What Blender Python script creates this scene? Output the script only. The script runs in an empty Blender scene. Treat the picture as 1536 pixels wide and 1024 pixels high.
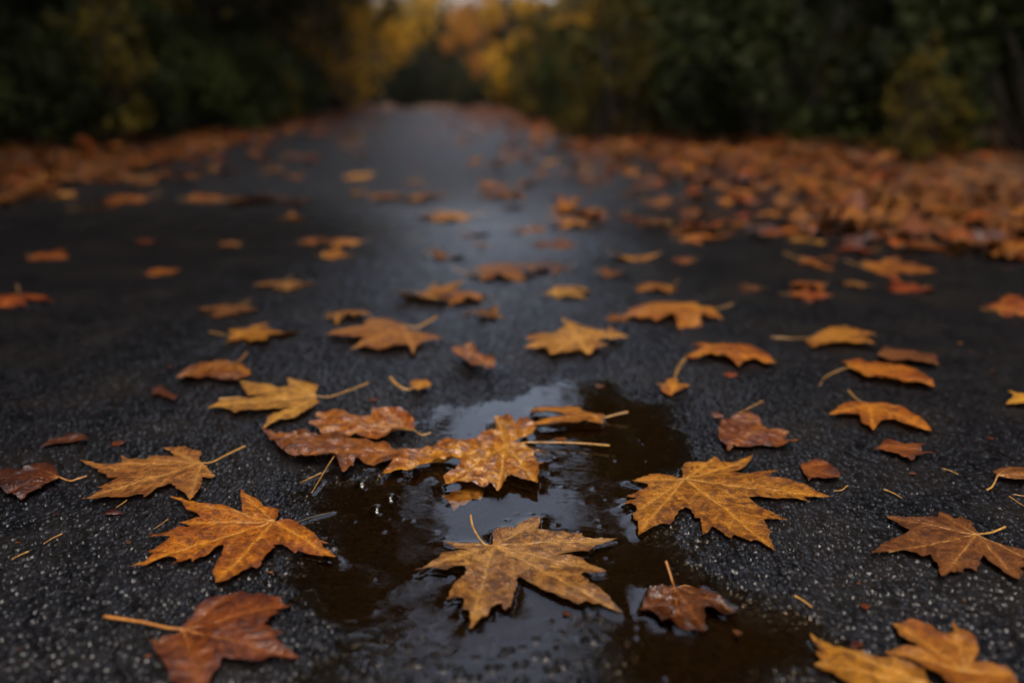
import bpy, math, random
import numpy as np
from mathutils import Vector, Matrix
from mathutils.geometry import delaunay_2d_cdt

random.seed(7)
rng = np.random.default_rng(11)
R = math.radians
S = bpy.context.scene
COL = S.collection

# ------------------------------------------------------------------ camera numbers
F, CX, CY, H = 1250.0, 768.0, 512.0, 0.43          # photo pixels, camera height over the water level
PITCH = math.atan(366 / F)
YAW = R(5.6)                                       # road heads a little left of the view

def at(px, py, z=0.0):
    """ground point seen at a photo pixel, at height z"""
    cp, sp = math.cos(PITCH), math.sin(PITCH)
    a, b = (px - CX) / F, (CY - py) / F
    d = (a, cp + b * sp, -sp + b * cp)
    t = (z - H) / d[2]
    return (d[0] * t, d[1] * t, z)

def road(u, v):
    """road frame (across, along) to world x, y"""
    c, s = math.cos(YAW), math.sin(YAW)
    return (u * c - v * s, u * s + v * c)

# ------------------------------------------------------------------ noise in numpy
def hsh(ix, iy, k=0.0):
    v = np.sin(ix * 127.1 + iy * 311.7 + k * 74.7) * 43758.5453
    return v - np.floor(v)

def vnoise(x, y, k=0.0):
    ix, iy = np.floor(x), np.floor(y)
    fx, fy = x - ix, y - iy
    fx, fy = fx * fx * (3 - 2 * fx), fy * fy * (3 - 2 * fy)
    a, b = hsh(ix, iy, k), hsh(ix + 1, iy, k)
    c, d = hsh(ix, iy + 1, k), hsh(ix + 1, iy + 1, k)
    return a + (b - a) * fx + (c - a) * fy + (a - b - c + d) * fx * fy

def fbm(x, y, k=0.0, n=3):
    s, a, t = 0, 1.0, 0
    for i in range(n):
        s = s + a * vnoise(x * 2 ** i, y * 2 ** i, k + i * 3.1)
        t += a
        a *= .5
    return s / t

def sstep(a, b, x):
    t = np.clip((x - a) / (b - a), 0, 1)
    return t * t * (3 - 2 * t)

def grains(x, y, g, k=0.0):
    """rounded stones: height 0..1"""
    x = x + g * .25 * (vnoise(x / g * .7, y / g * .7, 5) - .5)
    y = y + g * .25 * (vnoise(x / g * .7, y / g * .7, 9) - .5)
    ix, iy = np.floor(x / g), np.floor(y / g)
    z = np.zeros_like(x)
    for dx in (-1, 0, 1):
        for dy in (-1, 0, 1):
            cx, cy = ix + dx, iy + dy
            ax = (cx + .15 + .7 * hsh(cx, cy, k)) * g
            ay = (cy + .15 + .7 * hsh(cx, cy, k + 1)) * g
            r = g * (.42 + .38 * hsh(cx, cy, k + 2))
            hh = .25 + .75 * hsh(cx, cy, k + 3)
            d2 = ((x - ax) ** 2 + (y - ay) ** 2) / (r * r)
            z = np.maximum(z, hh * np.sqrt(np.clip(1 - d2, 0, 1)))
    return z

def seg_dist(x, y, P, closed=True):
    """distance from points to a polyline"""
    P = np.asarray(P, float)
    Q = np.roll(P, -1, 0) if closed else P[1:]
    A = P if closed else P[:-1]
    best = np.full(x.shape, 1e9)
    for (ax, ay), (bx, by) in zip(A, Q):
        vx, vy = bx - ax, by - ay
        L = vx * vx + vy * vy + 1e-12
        t = np.clip(((x - ax) * vx + (y - ay) * vy) / L, 0, 1)
        best = np.minimum(best, (x - ax - t * vx) ** 2 + (y - ay - t * vy) ** 2)
    return np.sqrt(best)

def inside(x, y, P):
    P = np.asarray(P, float)
    r = np.zeros(x.shape, bool)
    for (ax, ay), (bx, by) in zip(P, np.roll(P, -1, 0)):
        if ay == by:
            continue
        c = (ay > y) != (by > y)
        r ^= c & (x < (bx - ax) * (y - ay) / (by - ay) + ax)
    return r

# ------------------------------------------------------------------ puddle shape on the ground
PUD_PX = [(655, 603), (700, 594), (760, 590), (800, 578), (850, 566), (920, 568), (975, 585), (1015, 600), (1045, 625),
          (1065, 650), (1075, 690), (1050, 720), (1035, 745), (1030, 785), (1065, 805), (1125, 838), (1175, 872),
          (1220, 902), (1262, 932), (1300, 965), (1285, 1024), (1290, 1130), (340, 1130), (405, 1024), (445, 968),
          (415, 938), (392, 900), (386, 872), (398, 842), (428, 800), (452, 770), (432, 742), (440, 718), (500, 702),
          (560, 692), (630, 682), (622, 650), (640, 622)]
PUD = [at(*p)[:2] for p in PUD_PX]
SHAL = [at(*p)[:2] for p in [(370, 1130), (450, 975), (560, 915), (700, 955), (800, 925), (900, 905), (985, 960), (960, 1130)]]

def pud_sd(x, y):
    d = seg_dist(x, y, PUD)
    return np.where(inside(x, y, PUD), d, -d)

def macro(x, y):
    """mean level of the asphalt"""
    x, y = np.asarray(x, float), np.asarray(y, float)
    z = np.full(x.shape, .0058)
    m = (np.abs(x) < 1.0) & (y < 1.8) & (y > .2)
    if m.any():
        xs, ys = x[m], y[m]
        sd = pud_sd(xs, ys) + .075 * (fbm(xs * 20, ys * 20, 2, 4) - .5) + .02 * (fbm(xs * 70, ys * 70, 12, 2) - .5)
        zz = .0046 * sstep(0, .11, -sd) - .0012 - .0075 * sstep(0, .10, sd) + .0012
        sh = np.where(inside(xs, ys, SHAL), seg_dist(xs, ys, SHAL), 0)
        w = sstep(0, .05, sh + .02 * (fbm(xs * 30, ys * 30, 8) - .5))
        zz = zz * (1 - w) + w * (-.0018 + .0016 * (fbm(xs * 25, ys * 25, 4) - .5))
        z[m] = zz
    z = z + .0022 * (fbm(x * 5, y * 5, 1) - .5) + .0016 * (fbm(x * 18, y * 18, 6) - .5)
    return z

# ------------------------------------------------------------------ object helpers
def tag(o, label=None, cat=None, group=None, kind=None):
    if label: o['label'] = label
    if cat: o['category'] = cat
    if group: o['group'] = group
    if kind: o['kind'] = kind
    return o

def empty(name, loc=(0, 0, 0), rz=0):
    o = bpy.data.objects.new(name, None)
    o.empty_display_size = .05
    COL.objects.link(o)
    o.location = loc
    o.rotation_euler = (0, 0, rz)
    return o

def mesh_obj(name, verts, faces, m=None, parent=None, smooth=True, attrs=None, mats=None, fmat=None):
    me = bpy.data.meshes.new(name)
    verts = np.asarray(verts, np.float32).reshape(-1, 3)
    me.vertices.add(len(verts))
    me.vertices.foreach_set('co', verts.ravel())
    if isinstance(faces, np.ndarray):
        n, k = faces.shape
        me.loops.add(n * k)
        me.loops.foreach_set('vertex_index', faces.astype(np.int32).ravel())
        me.polygons.add(n)
        me.polygons.foreach_set('loop_start', np.arange(0, n * k, k, dtype=np.int32))
    else:
        n = len(faces)
        flat = [i for f in faces for i in f]
        me.loops.add(len(flat))
        me.loops.foreach_set('vertex_index', flat)
        me.polygons.add(n)
        st, t = [], 0
        for f in faces:
            st.append(t)
            t += len(f)
        me.polygons.foreach_set('loop_start', st)
    me.polygons.foreach_set('use_smooth', [smooth] * n)
    for mm in (mats or ([m] if m else [])):
        me.materials.append(mm)
    if fmat is not None:
        me.polygons.foreach_set('material_index', np.asarray(fmat, np.int32))
    me.update(calc_edges=True)
    me.validate()
    for k, v in (attrs or {}).items():
        a = me.attributes.new(k, 'FLOAT', 'POINT')
        a.data.foreach_set('value', np.asarray(v, np.float32))
    o = bpy.data.objects.new(name, me)
    COL.objects.link(o)
    if parent:
        o.parent = parent
    return o

def tube_arrays(pts, r0, r1, n=7, off=0):
    """tapered tube through points"""
    pts = [Vector(p) for p in pts]
    V, Fc = [], []
    m = len(pts)
    for i, p in enumerate(pts):
        t = (pts[min(i + 1, m - 1)] - pts[max(i - 1, 0)]).normalized()
        a = t.cross(Vector((0, 0, 1)))
        if a.length < .1:
            a = t.cross(Vector((1, 0, 0)))
        a.normalize()
        b = t.cross(a)
        f = i / (m - 1)
        r = r0 + (r1 - r0) * f
        for k in range(n):
            w = 2 * math.pi * k / n
            V.append(tuple(p + a * (r * math.cos(w)) + b * (r * math.sin(w))))
    for i in range(m - 1):
        for k in range(n):
            k2 = (k + 1) % n
            Fc.append((off + i * n + k, off + i * n + k2, off + (i + 1) * n + k2, off + (i + 1) * n + k))
    Fc.append(tuple(off + k for k in reversed(range(n))))
    Fc.append(tuple(off + (m - 1) * n + k for k in range(n)))
    return V, Fc

def spline(P, n=6):
    """Catmull-Rom through points"""
    P = [Vector(p) for p in P]
    out = []
    for i in range(len(P) - 1):
        p0, p1, p2, p3 = P[max(i - 1, 0)], P[i], P[i + 1], P[min(i + 2, len(P) - 1)]
        for k in range(n):
            t = k / n
            out.append(.5 * ((2 * p1) + (p2 - p0) * t + (2 * p0 - 5 * p1 + 4 * p2 - p3) * t * t + (3 * p1 - p0 - 3 * p2 + p3) * t ** 3))
    out.append(P[-1])
    return out

# ------------------------------------------------------------------ materials
class NT:
    def __init__(s, name):
        s.m = bpy.data.materials.new(name)
        s.m.use_nodes = True
        s.t = s.m.node_tree
        s.t.nodes.clear()
        s.out = s.t.nodes.new('ShaderNodeOutputMaterial')
    def n(s, typ, ins=None, **props):
        nd = s.t.nodes.new(typ)
        for k, v in props.items():
            setattr(nd, k, v)
        for k, v in (ins or {}).items():
            if isinstance(v, bpy.types.NodeSocket):
                s.t.links.new(v, nd.inputs[k])
            else:
                nd.inputs[k].default_value = v
        return nd
    def math(s, op, a, b=0.0, c=None, clamp=False):
        nd = s.t.nodes.new('ShaderNodeMath')
        nd.operation = op
        nd.use_clamp = clamp
        for i, v in enumerate((a, b) if c is None else (a, b, c)):
            if isinstance(v, bpy.types.NodeSocket):
                s.t.links.new(v, nd.inputs[i])
            else:
                nd.inputs[i].default_value = v
        return nd.outputs[0]
    def mix(s, f, a, b):
        nd = s.t.nodes.new('ShaderNodeMix')
        nd.data_type = 'RGBA'
        for i, v in ((0, f), (6, a), (7, b)):
            if isinstance(v, bpy.types.NodeSocket):
                s.t.links.new(v, nd.inputs[i])
            else:
                nd.inputs[i].default_value = v if i == 0 else (*v, 1)
        return nd.outputs[2]
    def ramp(s, f, a, b):
        nd = s.n('ShaderNodeMapRange', {'Value': f, 'From Min': a, 'From Max': b})
        return nd.outputs[0]
    def attr(s, name):
        return s.n('ShaderNodeAttribute', attribute_name=name).outputs['Fac']
    def surf(s, sh):
        s.t.links.new(sh, s.out.inputs['Surface'])
        return s.m

def leaf_material(name, lo, hi, vein, spot, rough, coat, wetscale=22.0, spotamt=.5):
    t = NT(name)
    oi = t.n('ShaderNodeObjectInfo')
    tc = t.n('ShaderNodeTexCoord').outputs['Object']
    off = t.n('ShaderNodeVectorMath', {0: tc, 1: oi.outputs['Location']}, operation='ADD').outputs[0]
    n1 = t.n('ShaderNodeTexNoise', {'Vector': off, 'Scale': 26.0, 'Detail': 5.0, 'Roughness': .62}).outputs[0]
    n2 = t.n('ShaderNodeTexNoise', {'Vector': off, 'Scale': 95.0, 'Detail': 4.0, 'Roughness': .7}).outputs[0]
    n3 = t.n('ShaderNodeTexNoise', {'Vector': off, 'Scale': 420.0, 'Detail': 2.0, 'Roughness': .6}).outputs[0]
    rib = t.attr('rib')
    f0 = t.math('ADD', t.ramp(n1, .40, .62), t.math('MULTIPLY_ADD', rib, .9, -.38), clamp=True)
    c = t.mix(f0, lo, hi)
    sp = t.math('MULTIPLY', t.math('MULTIPLY', t.ramp(n2, .47, .57), t.math('MULTIPLY_ADD', rib, -.75, 1.3)), spotamt)
    c = t.mix(sp, c, spot)
    c = t.mix(t.math('MULTIPLY', t.ramp(n3, .44, .66), .6), c, spot)
    va = t.attr('vein')
    c = t.mix(t.math('MULTIPLY', va, .5), c, vein)
    ed = t.attr('edge')
    c = t.mix(t.math('MULTIPLY', t.math('MULTIPLY', ed, t.ramp(n1, .35, .6)), .55), c, spot)
    hsv = t.n('ShaderNodeHueSaturation', {'Color': c, 'Hue': t.math('MULTIPLY_ADD', oi.outputs['Random'], .024, .488),
                                          'Value': t.math('MULTIPLY_ADD', oi.outputs['Random'], .45, .66)}).outputs[0]
    vo = t.n('ShaderNodeTexVoronoi', {'Vector': off, 'Scale': 330.0}, feature='DISTANCE_TO_EDGE').outputs['Distance']
    hgt = t.math('ADD', t.math('MULTIPLY', t.math('MINIMUM', vo, .25), 1.1), t.math('ADD', t.math('MULTIPLY', n3, .8), t.math('MULTIPLY', n2, 1.6)))
    bp = t.n('ShaderNodeBump', {'Height': hgt, 'Strength': 1.0, 'Distance': .0020}).outputs[0]
    wet = t.n('ShaderNodeTexNoise', {'Vector': off, 'Scale': wetscale, 'Detail': 3.0}).outputs[0]
    wm = t.ramp(wet, .48, .57) if coat < .9 else t.ramp(wet, .43, .51)
    cbp = t.n('ShaderNodeBump', {'Height': t.math('ADD', n2, n1), 'Strength': .8, 'Distance': .0045}).outputs[0]
    p = t.n('ShaderNodeBsdfPrincipled', {'Base Color': hsv, 'Roughness': rough, 'Normal': bp, 'Specular IOR Level': .15,
                                         'Coat Weight': t.math('MULTIPLY', wm, min(1.0, coat * .5)), 'Coat Roughness': .07, 'Coat IOR': 1.5 if coat < .9 else 1.75, 'Coat Normal': cbp}).outputs[0]
    tr = t.n('ShaderNodeBsdfTranslucent', {'Color': hsv, 'Normal': bp}).outputs[0]
    return t.surf(t.n('ShaderNodeMixShader', {0: .12, 1: p, 2: tr}).outputs[0])

LM = {
    'tan':    leaf_material('leaf_tan', (.25, .092, .014), (.43, .185, .034), (.50, .25, .06), (.085, .028, .007), .5, .5, spotamt=.7),
    'yellow': leaf_material('leaf_yellow', (.30, .100, .006), (.47, .195, .014), (.54, .27, .04), (.11, .034, .005), .45, .6, spotamt=.6),
    'gold':   leaf_material('leaf_gold', (.23, .075, .005), (.40, .150, .012), (.50, .23, .035), (.075, .021, .004), .48, .5, spotamt=.75),
    'orange': leaf_material('leaf_orange', (.23, .047, .004), (.40, .105, .006), (.52, .22, .025), (.07, .014, .003), .42, .8, spotamt=.7),
    'rust':   leaf_material('leaf_rust', (.135, .032, .004), (.25, .072, .008), (.32, .11, .018), (.045, .010, .003), .4, .95, 30.0, spotamt=.7),
    'brown':  leaf_material('leaf_brown', (.14, .050, .009), (.26, .105, .020), (.34, .16, .038), (.055, .018, .005), .5, .5, spotamt=.7),
    'dark':   leaf_material('leaf_dark', (.055, .015, .004), (.12, .034, .007), (.18, .06, .014), (.024, .007, .003), .34, 1.3, 34.0),
    'wetgold': leaf_material('leaf_wet_gold', (.27, .080, .004), (.48, .200, .009), (.52, .25, .04), (.11, .027, .004), .36, 1.7, 52.0, .8),
    'soaked': leaf_material('leaf_soaked', (.22, .085, .016), (.38, .175, .038), (.40, .20, .05), (.08, .028, .007), .38, .9, 18.0, .95),
}
def stem_material(name, c1, c2):
    t = NT(name)
    tc = t.n('ShaderNodeTexCoord').outputs['Object']
    n1 = t.n('ShaderNodeTexNoise', {'Vector': tc, 'Scale': 240.0, 'Detail': 3.0}).outputs[0]
    c = t.mix(t.ramp(n1, .35, .65), c1, c2)
    return t.surf(t.n('ShaderNodeBsdfPrincipled', {'Base Color': c, 'Roughness': .35}).outputs[0])
STEM = stem_material('stem_ochre', (.22, .10, .020), (.38, .20, .045))
STEM_D = stem_material('stem_rust', (.24, .09, .02), (.36, .15, .03))
NEEDLE = stem_material('needle_straw', (.30, .14, .03), (.46, .24, .06))

def asphalt_material():
    t = NT('wet_asphalt')
    tc = t.n('ShaderNodeTexCoord').outputs['Object']
    vo = t.n('ShaderNodeTexVoronoi', {'Vector': tc, 'Scale': 215.0, 'Randomness': 1.0})
    cell = t.n('ShaderNodeSeparateColor', {'Color': vo.outputs['Color']}).outputs[0]
    cell2 = t.n('ShaderNodeSeparateColor', {'Color': vo.outputs['Color']}).outputs[1]
    n1 = t.n('ShaderNodeTexNoise', {'Vector': tc, 'Scale': 900.0, 'Detail': 3.0}).outputs[0]
    n2 = t.n('ShaderNodeTexNoise', {'Vector': tc, 'Scale': 7.0, 'Detail': 4.0}).outputs[0]
    n4 = t.n('ShaderNodeTexNoise', {'Vector': tc, 'Scale': 160.0, 'Detail': 5.0, 'Roughness': .7}).outputs[0]
    c = t.mix(t.math('POWER', cell, 3.0), (.0025, .0025, .003), (.013, .013, .015))
    c = t.mix(t.ramp(n2, .45, .8), c, (.012, .010, .008))
    c = t.mix(t.math('MULTIPLY', t.ramp(n4, .60, .72), .35), c, (.07, .028, .012))
    n5 = t.n('ShaderNodeTexNoise', {'Vector': tc, 'Scale': 42.0, 'Detail': 5.0, 'Roughness': .75}).outputs[0]
    c = t.mix(t.math('MULTIPLY', t.ramp(n5, .46, .68), .6), c, (.014, .014, .0165))
    silt = t.attr('silt')
    sc = t.mix(t.ramp(n4, .35, .68), (.0045, .0025, .001), (.012, .0066, .0028))
    sc = t.mix(t.ramp(n1, .62, .72), sc, (.06, .04, .02))
    c = t.mix(silt, c, sc)
    far = t.attr('far')
    v2 = t.n('ShaderNodeTexVoronoi', {'Vector': tc, 'Scale': 150.0}).outputs['Distance']
    hg = t.math('ADD', t.math('MULTIPLY', n1, .13), t.math('MULTIPLY', t.math('ADD', t.math('MULTIPLY', v2, -1.4), t.math('MULTIPLY', n5, 3.0)), far))
    bp = t.n('ShaderNodeBump', {'Height': hg, 'Strength': .75, 'Distance': t.math('MULTIPLY_ADD', far, .0012, .0012)}).outputs[0]
    rg = t.math('ADD', t.math('ADD', t.math('MULTIPLY_ADD', n2, .14, .06), t.math('MULTIPLY', n5, .16)), t.math('MULTIPLY', far, .24))
    p = t.n('ShaderNodeBsdfPrincipled', {'Base Color': c, 'Roughness': rg, 'Normal': bp,
                                         'Specular IOR Level': t.math('MULTIPLY', t.math('MULTIPLY_ADD', silt, -.9, 1.0), t.math('MULTIPLY_ADD', t.math('POWER', cell2, 1.3), .34, .08))}).outputs[0]
    return t.surf(p)

def water_material():
    t = NT('puddle_water')
    tc = t.n('ShaderNodeTexCoord').outputs['Object']
    n1 = t.n('ShaderNodeTexNoise', {'Vector': tc, 'Scale': 34.0, 'Detail': 2.0}).outputs[0]
    bp = t.n('ShaderNodeBump', {'Height': n1, 'Strength': .10, 'Distance': .002}).outputs[0]
    fr = t.n('ShaderNodeFresnel', {'IOR': 1.44, 'Normal': bp}).outputs[0]
    tr = t.n('ShaderNodeBsdfTransparent', {'Color': (.86, .76, .62, 1)}).outputs[0]
    gl = t.n('ShaderNodeBsdfGlossy', {'Color': (1, 1, 1, 1), 'Roughness': .015, 'Normal': bp}).outputs[0]
    return t.surf(t.n('ShaderNodeMixShader', {0: fr, 1: tr, 2: gl}).outputs[0])

def foliage_material(name, a, b, transl=.25):
    t = NT(name)
    oi = t.n('ShaderNodeObjectInfo').outputs['Random']
    tc = t.n('ShaderNodeTexCoord').outputs['Object']
    n1 = t.n('ShaderNodeTexNoise', {'Vector': tc, 'Scale': 1.3, 'Detail': 3.0}).outputs[0]
    r = t.attr('tint')
    f = t.math('ADD', t.math('MULTIPLY', t.ramp(n1, .3, .7), .6), t.math('MULTIPLY', r, .4))
    c = t.mix(f, a, b)
    c = t.n('ShaderNodeHueSaturation', {'Color': c, 'Value': t.math('MULTIPLY_ADD', oi, .5, .75)}).outputs[0]
    d = t.n('ShaderNodeBsdfPrincipled', {'Base Color': c, 'Roughness': .6, 'Specular IOR Level': .08}).outputs[0]
    tr = t.n('ShaderNodeBsdfTranslucent', {'Color': c}).outputs[0]
    return t.surf(t.n('ShaderNodeMixShader', {0: transl, 1: d, 2: tr}).outputs[0])

def bark_material():
    t = NT('dark_bark')
    tc = t.n('ShaderNodeTexCoord').outputs['Object']
    w = t.n('ShaderNodeMapping', {'Vector': tc, 'Scale': (9, 9, 1.6)}).outputs[0]
    n1 = t.n('ShaderNodeTexNoise', {'Vector': w, 'Scale': 2.0, 'Detail': 6.0}).outputs[0]
    c = t.mix(t.ramp(n1, .35, .65), (.025, .018, .013), (.085, .065, .048))
    bp = t.n('ShaderNodeBump', {'Height': n1, 'Strength': .8, 'Distance': .03}).outputs[0]
    return t.surf(t.n('ShaderNodeBsdfPrincipled', {'Base Color': c, 'Roughness': .8, 'Normal': bp}).outputs[0])

def ground_material():
    t = NT('forest_floor')
    tc = t.n('ShaderNodeTexCoord').outputs['Object']
    n1 = t.n('ShaderNodeTexNoise', {'Vector': tc, 'Scale': 6.0, 'Detail': 6.0}).outputs[0]
    n2 = t.n('ShaderNodeTexVoronoi', {'Vector': tc, 'Scale': 14.0}).outputs['Distance']
    c = t.mix(t.ramp(n1, .35, .65), (.045, .022, .010), (.15, .062, .020))
    bp = t.n('ShaderNodeBump', {'Height': t.math('ADD', n1, n2), 'Strength': .8, 'Distance': .03}).outputs[0]
    return t.surf(t.n('ShaderNodeBsdfPrincipled', {'Base Color': c, 'Roughness': .65, 'Normal': bp}).outputs[0])

ASPH, WATER, BARK, FLOOR = asphalt_material(), water_material(), bark_material(), ground_material()
FOL = {
    'deep':   foliage_material('foliage_deep_green', (.008, .012, .003), (.024, .029, .006), .15),
    'green':  foliage_material('foliage_green', (.014, .023, .004), (.042, .050, .008), .22),
    'olive':  foliage_material('foliage_olive', (.034, .031, .004), (.12, .082, .009), .35),
    'yellow': foliage_material('foliage_yellow', (.40, .22, .015), (.60, .36, .03), .5),
    'orange': foliage_material('foliage_orange', (.34, .14, .02), (.52, .25, .03), .45),
}

# ------------------------------------------------------------------ leaves traced on the ground
def secondary(base, tips):
    segs = []
    for tp in tips:
        b, t = np.array(base), np.array(tp)
        d = t - b
        L = np.hypot(*d)
        if L < 1e-4:
            continue
        d /= L
        for k in (.2, .34, .48, .62, .76, .88):
            for sgn in (-1, 1):
                a = sgn * R(43)
                e = np.array([d[0] * math.cos(a) - d[1] * math.sin(a), d[0] * math.sin(a) + d[1] * math.cos(a)])
                q = b + d * L * (k + .03 * sgn)
                segs.append((q, q + e * L * (.30 * (1 - k) + .06)))
    return segs

def segs_dist(x, y, segs):
    best = np.full(x.shape, 1e9)
    for a, b in segs:
        vx, vy = b[0] - a[0], b[1] - a[1]
        L = vx * vx + vy * vy + 1e-12
        t = np.clip(((x - a[0]) * vx + (y - a[1]) * vy) / L, 0, 1)
        best = np.minimum(best, (x - a[0] - t * vx) ** 2 + (y - a[1] - t * vy) ** 2)
    return np.sqrt(best)

def densify(P, step, jit, rnd):
    out = []
    n = len(P)
    for i in range(n):
        a, b = np.array(P[i]), np.array(P[(i + 1) % n])
        L = np.hypot(*(b - a))
        if L < 1e-5:
            continue
        k = max(1, int(L / step))
        nrm = np.array([-(b - a)[1], (b - a)[0]]) / L
        for j in range(k):
            p = a + (b - a) * j / k
            if j:
                p = p + nrm * rnd.uniform(-jit, jit)
            out.append(p)
    return np.array(out)

def triangulate(P, sp, rnd):
    """outline polygon -> points and triangles with an even interior"""
    lo, hi = P.min(0), P.max(0)
    gx, gy = np.meshgrid(np.arange(lo[0], hi[0], sp), np.arange(lo[1], hi[1], sp * .87))
    gx = gx + (np.arange(gx.shape[0]) % 2)[:, None] * sp * .5
    gx, gy = gx.ravel(), gy.ravel()
    gx = gx + rnd.uniform(-.15, .15, gx.size) * sp
    gy = gy + rnd.uniform(-.15, .15, gx.size) * sp
    ok = inside(gx, gy, P)
    gx, gy = gx[ok], gy[ok]
    ok = seg_dist(gx, gy, P) > sp * .55
    pts = [Vector(p) for p in P] + [Vector(p) for p in zip(gx[ok], gy[ok])]
    n = len(P)
    edges = [(i, (i + 1) % n) for i in range(n)]
    v, e, f, *_ = delaunay_2d_cdt(pts, edges, [], 1, 1e-7)
    v = np.array([(p[0], p[1]) for p in v])
    f = np.array(f, np.int32)
    c = v[f].mean(1)
    f = f[inside(c[:, 0], c[:, 1], P)]
    return v, f

FLOAT_OUTLINES = []

def relief_fn(base, tips, P, seed, arch, curl, rough, puff=.0016):
    main = [(np.array(base), np.array(t)) for t in tips]
    sec = secondary(base, tips)
    Rm = max(np.hypot(P[:, 0] - base[0], P[:, 1] - base[1]))
    cen = P.mean(0)
    Rc = max(np.hypot(P[:, 0] - cen[0], P[:, 1] - cen[1]))
    def fn(x, y):
        dm = segs_dist(x, y, main)
        ds = segs_dist(x, y, sec)
        ed = seg_dist(x, y, P)
        rel = np.hypot(x - cen[0], y - cen[1]) / Rc
        w = fbm(x * 30, y * 30, seed, 3)
        z = puff * (1 - np.exp(-dm / .006)) + .0008 * (1 - np.exp(-ds / .003))
        z = z + arch * np.clip(1 - rel * rel, 0, 1)
        z = z + curl * np.clip(rel - .35, 0, 1) * 1.6 * (fbm(x * 16, y * 16, seed + 7, 2) - .38)
        z = z + rough * (w - .25)
        z = z + .004 * rough / .003 * np.exp(-ed / .005) * (fbm(x * 60, y * 60, seed + 3, 2) - .4)
        rg = 1 - np.abs(2 * fbm(x * 55 + y * 20, y * 70, seed + 9, 2) - 1)
        z = z + rough * .45 * rg ** 3
        z = z + .0006 * fbm(x * 260, y * 260, seed + 5, 2)
        return z, dm, ds, ed
    return fn

def hero_leaf(spec):
    name, (ox, oy, sc) = 'maple_leaf', spec['o']
    seed = spec.get('seed', 1)
    rnd = np.random.default_rng(seed)
    mode = spec.get('mode', 'dry')
    z0 = {'dry': .008, 'float': .0015, 'edge': .004, 'sub': -.0025, 'soak': .0}[mode]
    def w(p, z=z0):
        return at(ox + p[0] / sc, oy + p[1] / sc, z)[:2]
    base = w(spec['base'])
    tips = [w(t) for t in spec['tips']]
    P0 = [w(p) for p in spec['pts']]
    P = densify(P0, .0036, spec.get('jag', .0010), rnd)
    sp = spec.get('sp', .0023)
    v, f = triangulate(P, sp, rnd)
    fn = relief_fn(base, tips, P, seed * 1.7, spec.get('arch', .003), spec.get('curl', .006), spec.get('rough', .003), spec.get('puff', .0016))
    def zfull(x, y):
        rz, dm, ds, ed = fn(x, y)
        if mode == 'sub':
            g = np.full(x.shape, -.0042)
        elif mode == 'soak':
            g = np.full(x.shape, -.0050)
        else:
            mm = macro(x, y)
            g = np.maximum(mm + .0026, .0006 if mode != 'dry' else .001)
        return g + np.maximum(rz, -.0004), dm, ds, ed
    z, dm, ds, ed = zfull(v[:, 0], v[:, 1])
    bz = float(zfull(np.array([base[0]]), np.array([base[1]]))[0][0])
    root = empty(name, (base[0], base[1], bz))
    tag(root, spec['label'], 'leaf', spec.get('group', 'fallen maple leaves on the wet road'))
    V = np.column_stack([v[:, 0] - base[0], v[:, 1] - base[1], z - bz])
    vein = np.maximum(np.exp(-(dm / .0012) ** 2), .55 * np.exp(-(ds / .0007) ** 2))
    bl = mesh_obj('blade', V, f, LM[spec['mat']], root, True, {'vein': vein, 'edge': np.exp(-ed / .004), 'rib': np.maximum(np.exp(-dm / .007), .6 * np.exp(-ds / .003))})
    sm = STEM_D if spec['mat'] in ('rust', 'dark') else STEM
    if spec.get('veins', True):
        for t in spec['tips']:
            tw = np.array(w(t))
            ks = np.linspace(0, .86, 16)
            x = base[0] + (tw[0] - base[0]) * ks
            y = base[1] + (tw[1] - base[1]) * ks
            zz = zfull(x, y)[0] - .0001
            pts = [(x[i] - base[0], y[i] - base[1], zz[i] - bz) for i in range(16)]
            tv, tf = tube_arrays(pts, .00065, .0002, 6)
            mesh_obj('vein', tv, tf, sm, root)
    if spec.get('stem'):
        q = spec['stem']
        n = len(q)
        lift = spec.get('lift', .004)
        pts = [(0, 0, .0006)]
        for i, p in enumerate(q):
            if i == 0:
                continue
            k = i / (n - 1)
            zz = (.0085 if mode in ('dry',) else .003) + lift * k
            X = at(ox + p[0] / sc, oy + p[1] / sc, zz)
            pts.append((X[0] - base[0], X[1] - base[1], zz - bz))
        pts = spline(pts, 6)
        tv, tf = tube_arrays(pts, spec.get('sr', .00085), spec.get('sr', .00085) * 1.45, 8)
        mesh_obj('stem', tv, tf, sm, root)
    if mode in ('float', 'edge', 'soak'):
        FLOAT_OUTLINES.append(np.array(P0))
    return root

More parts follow.
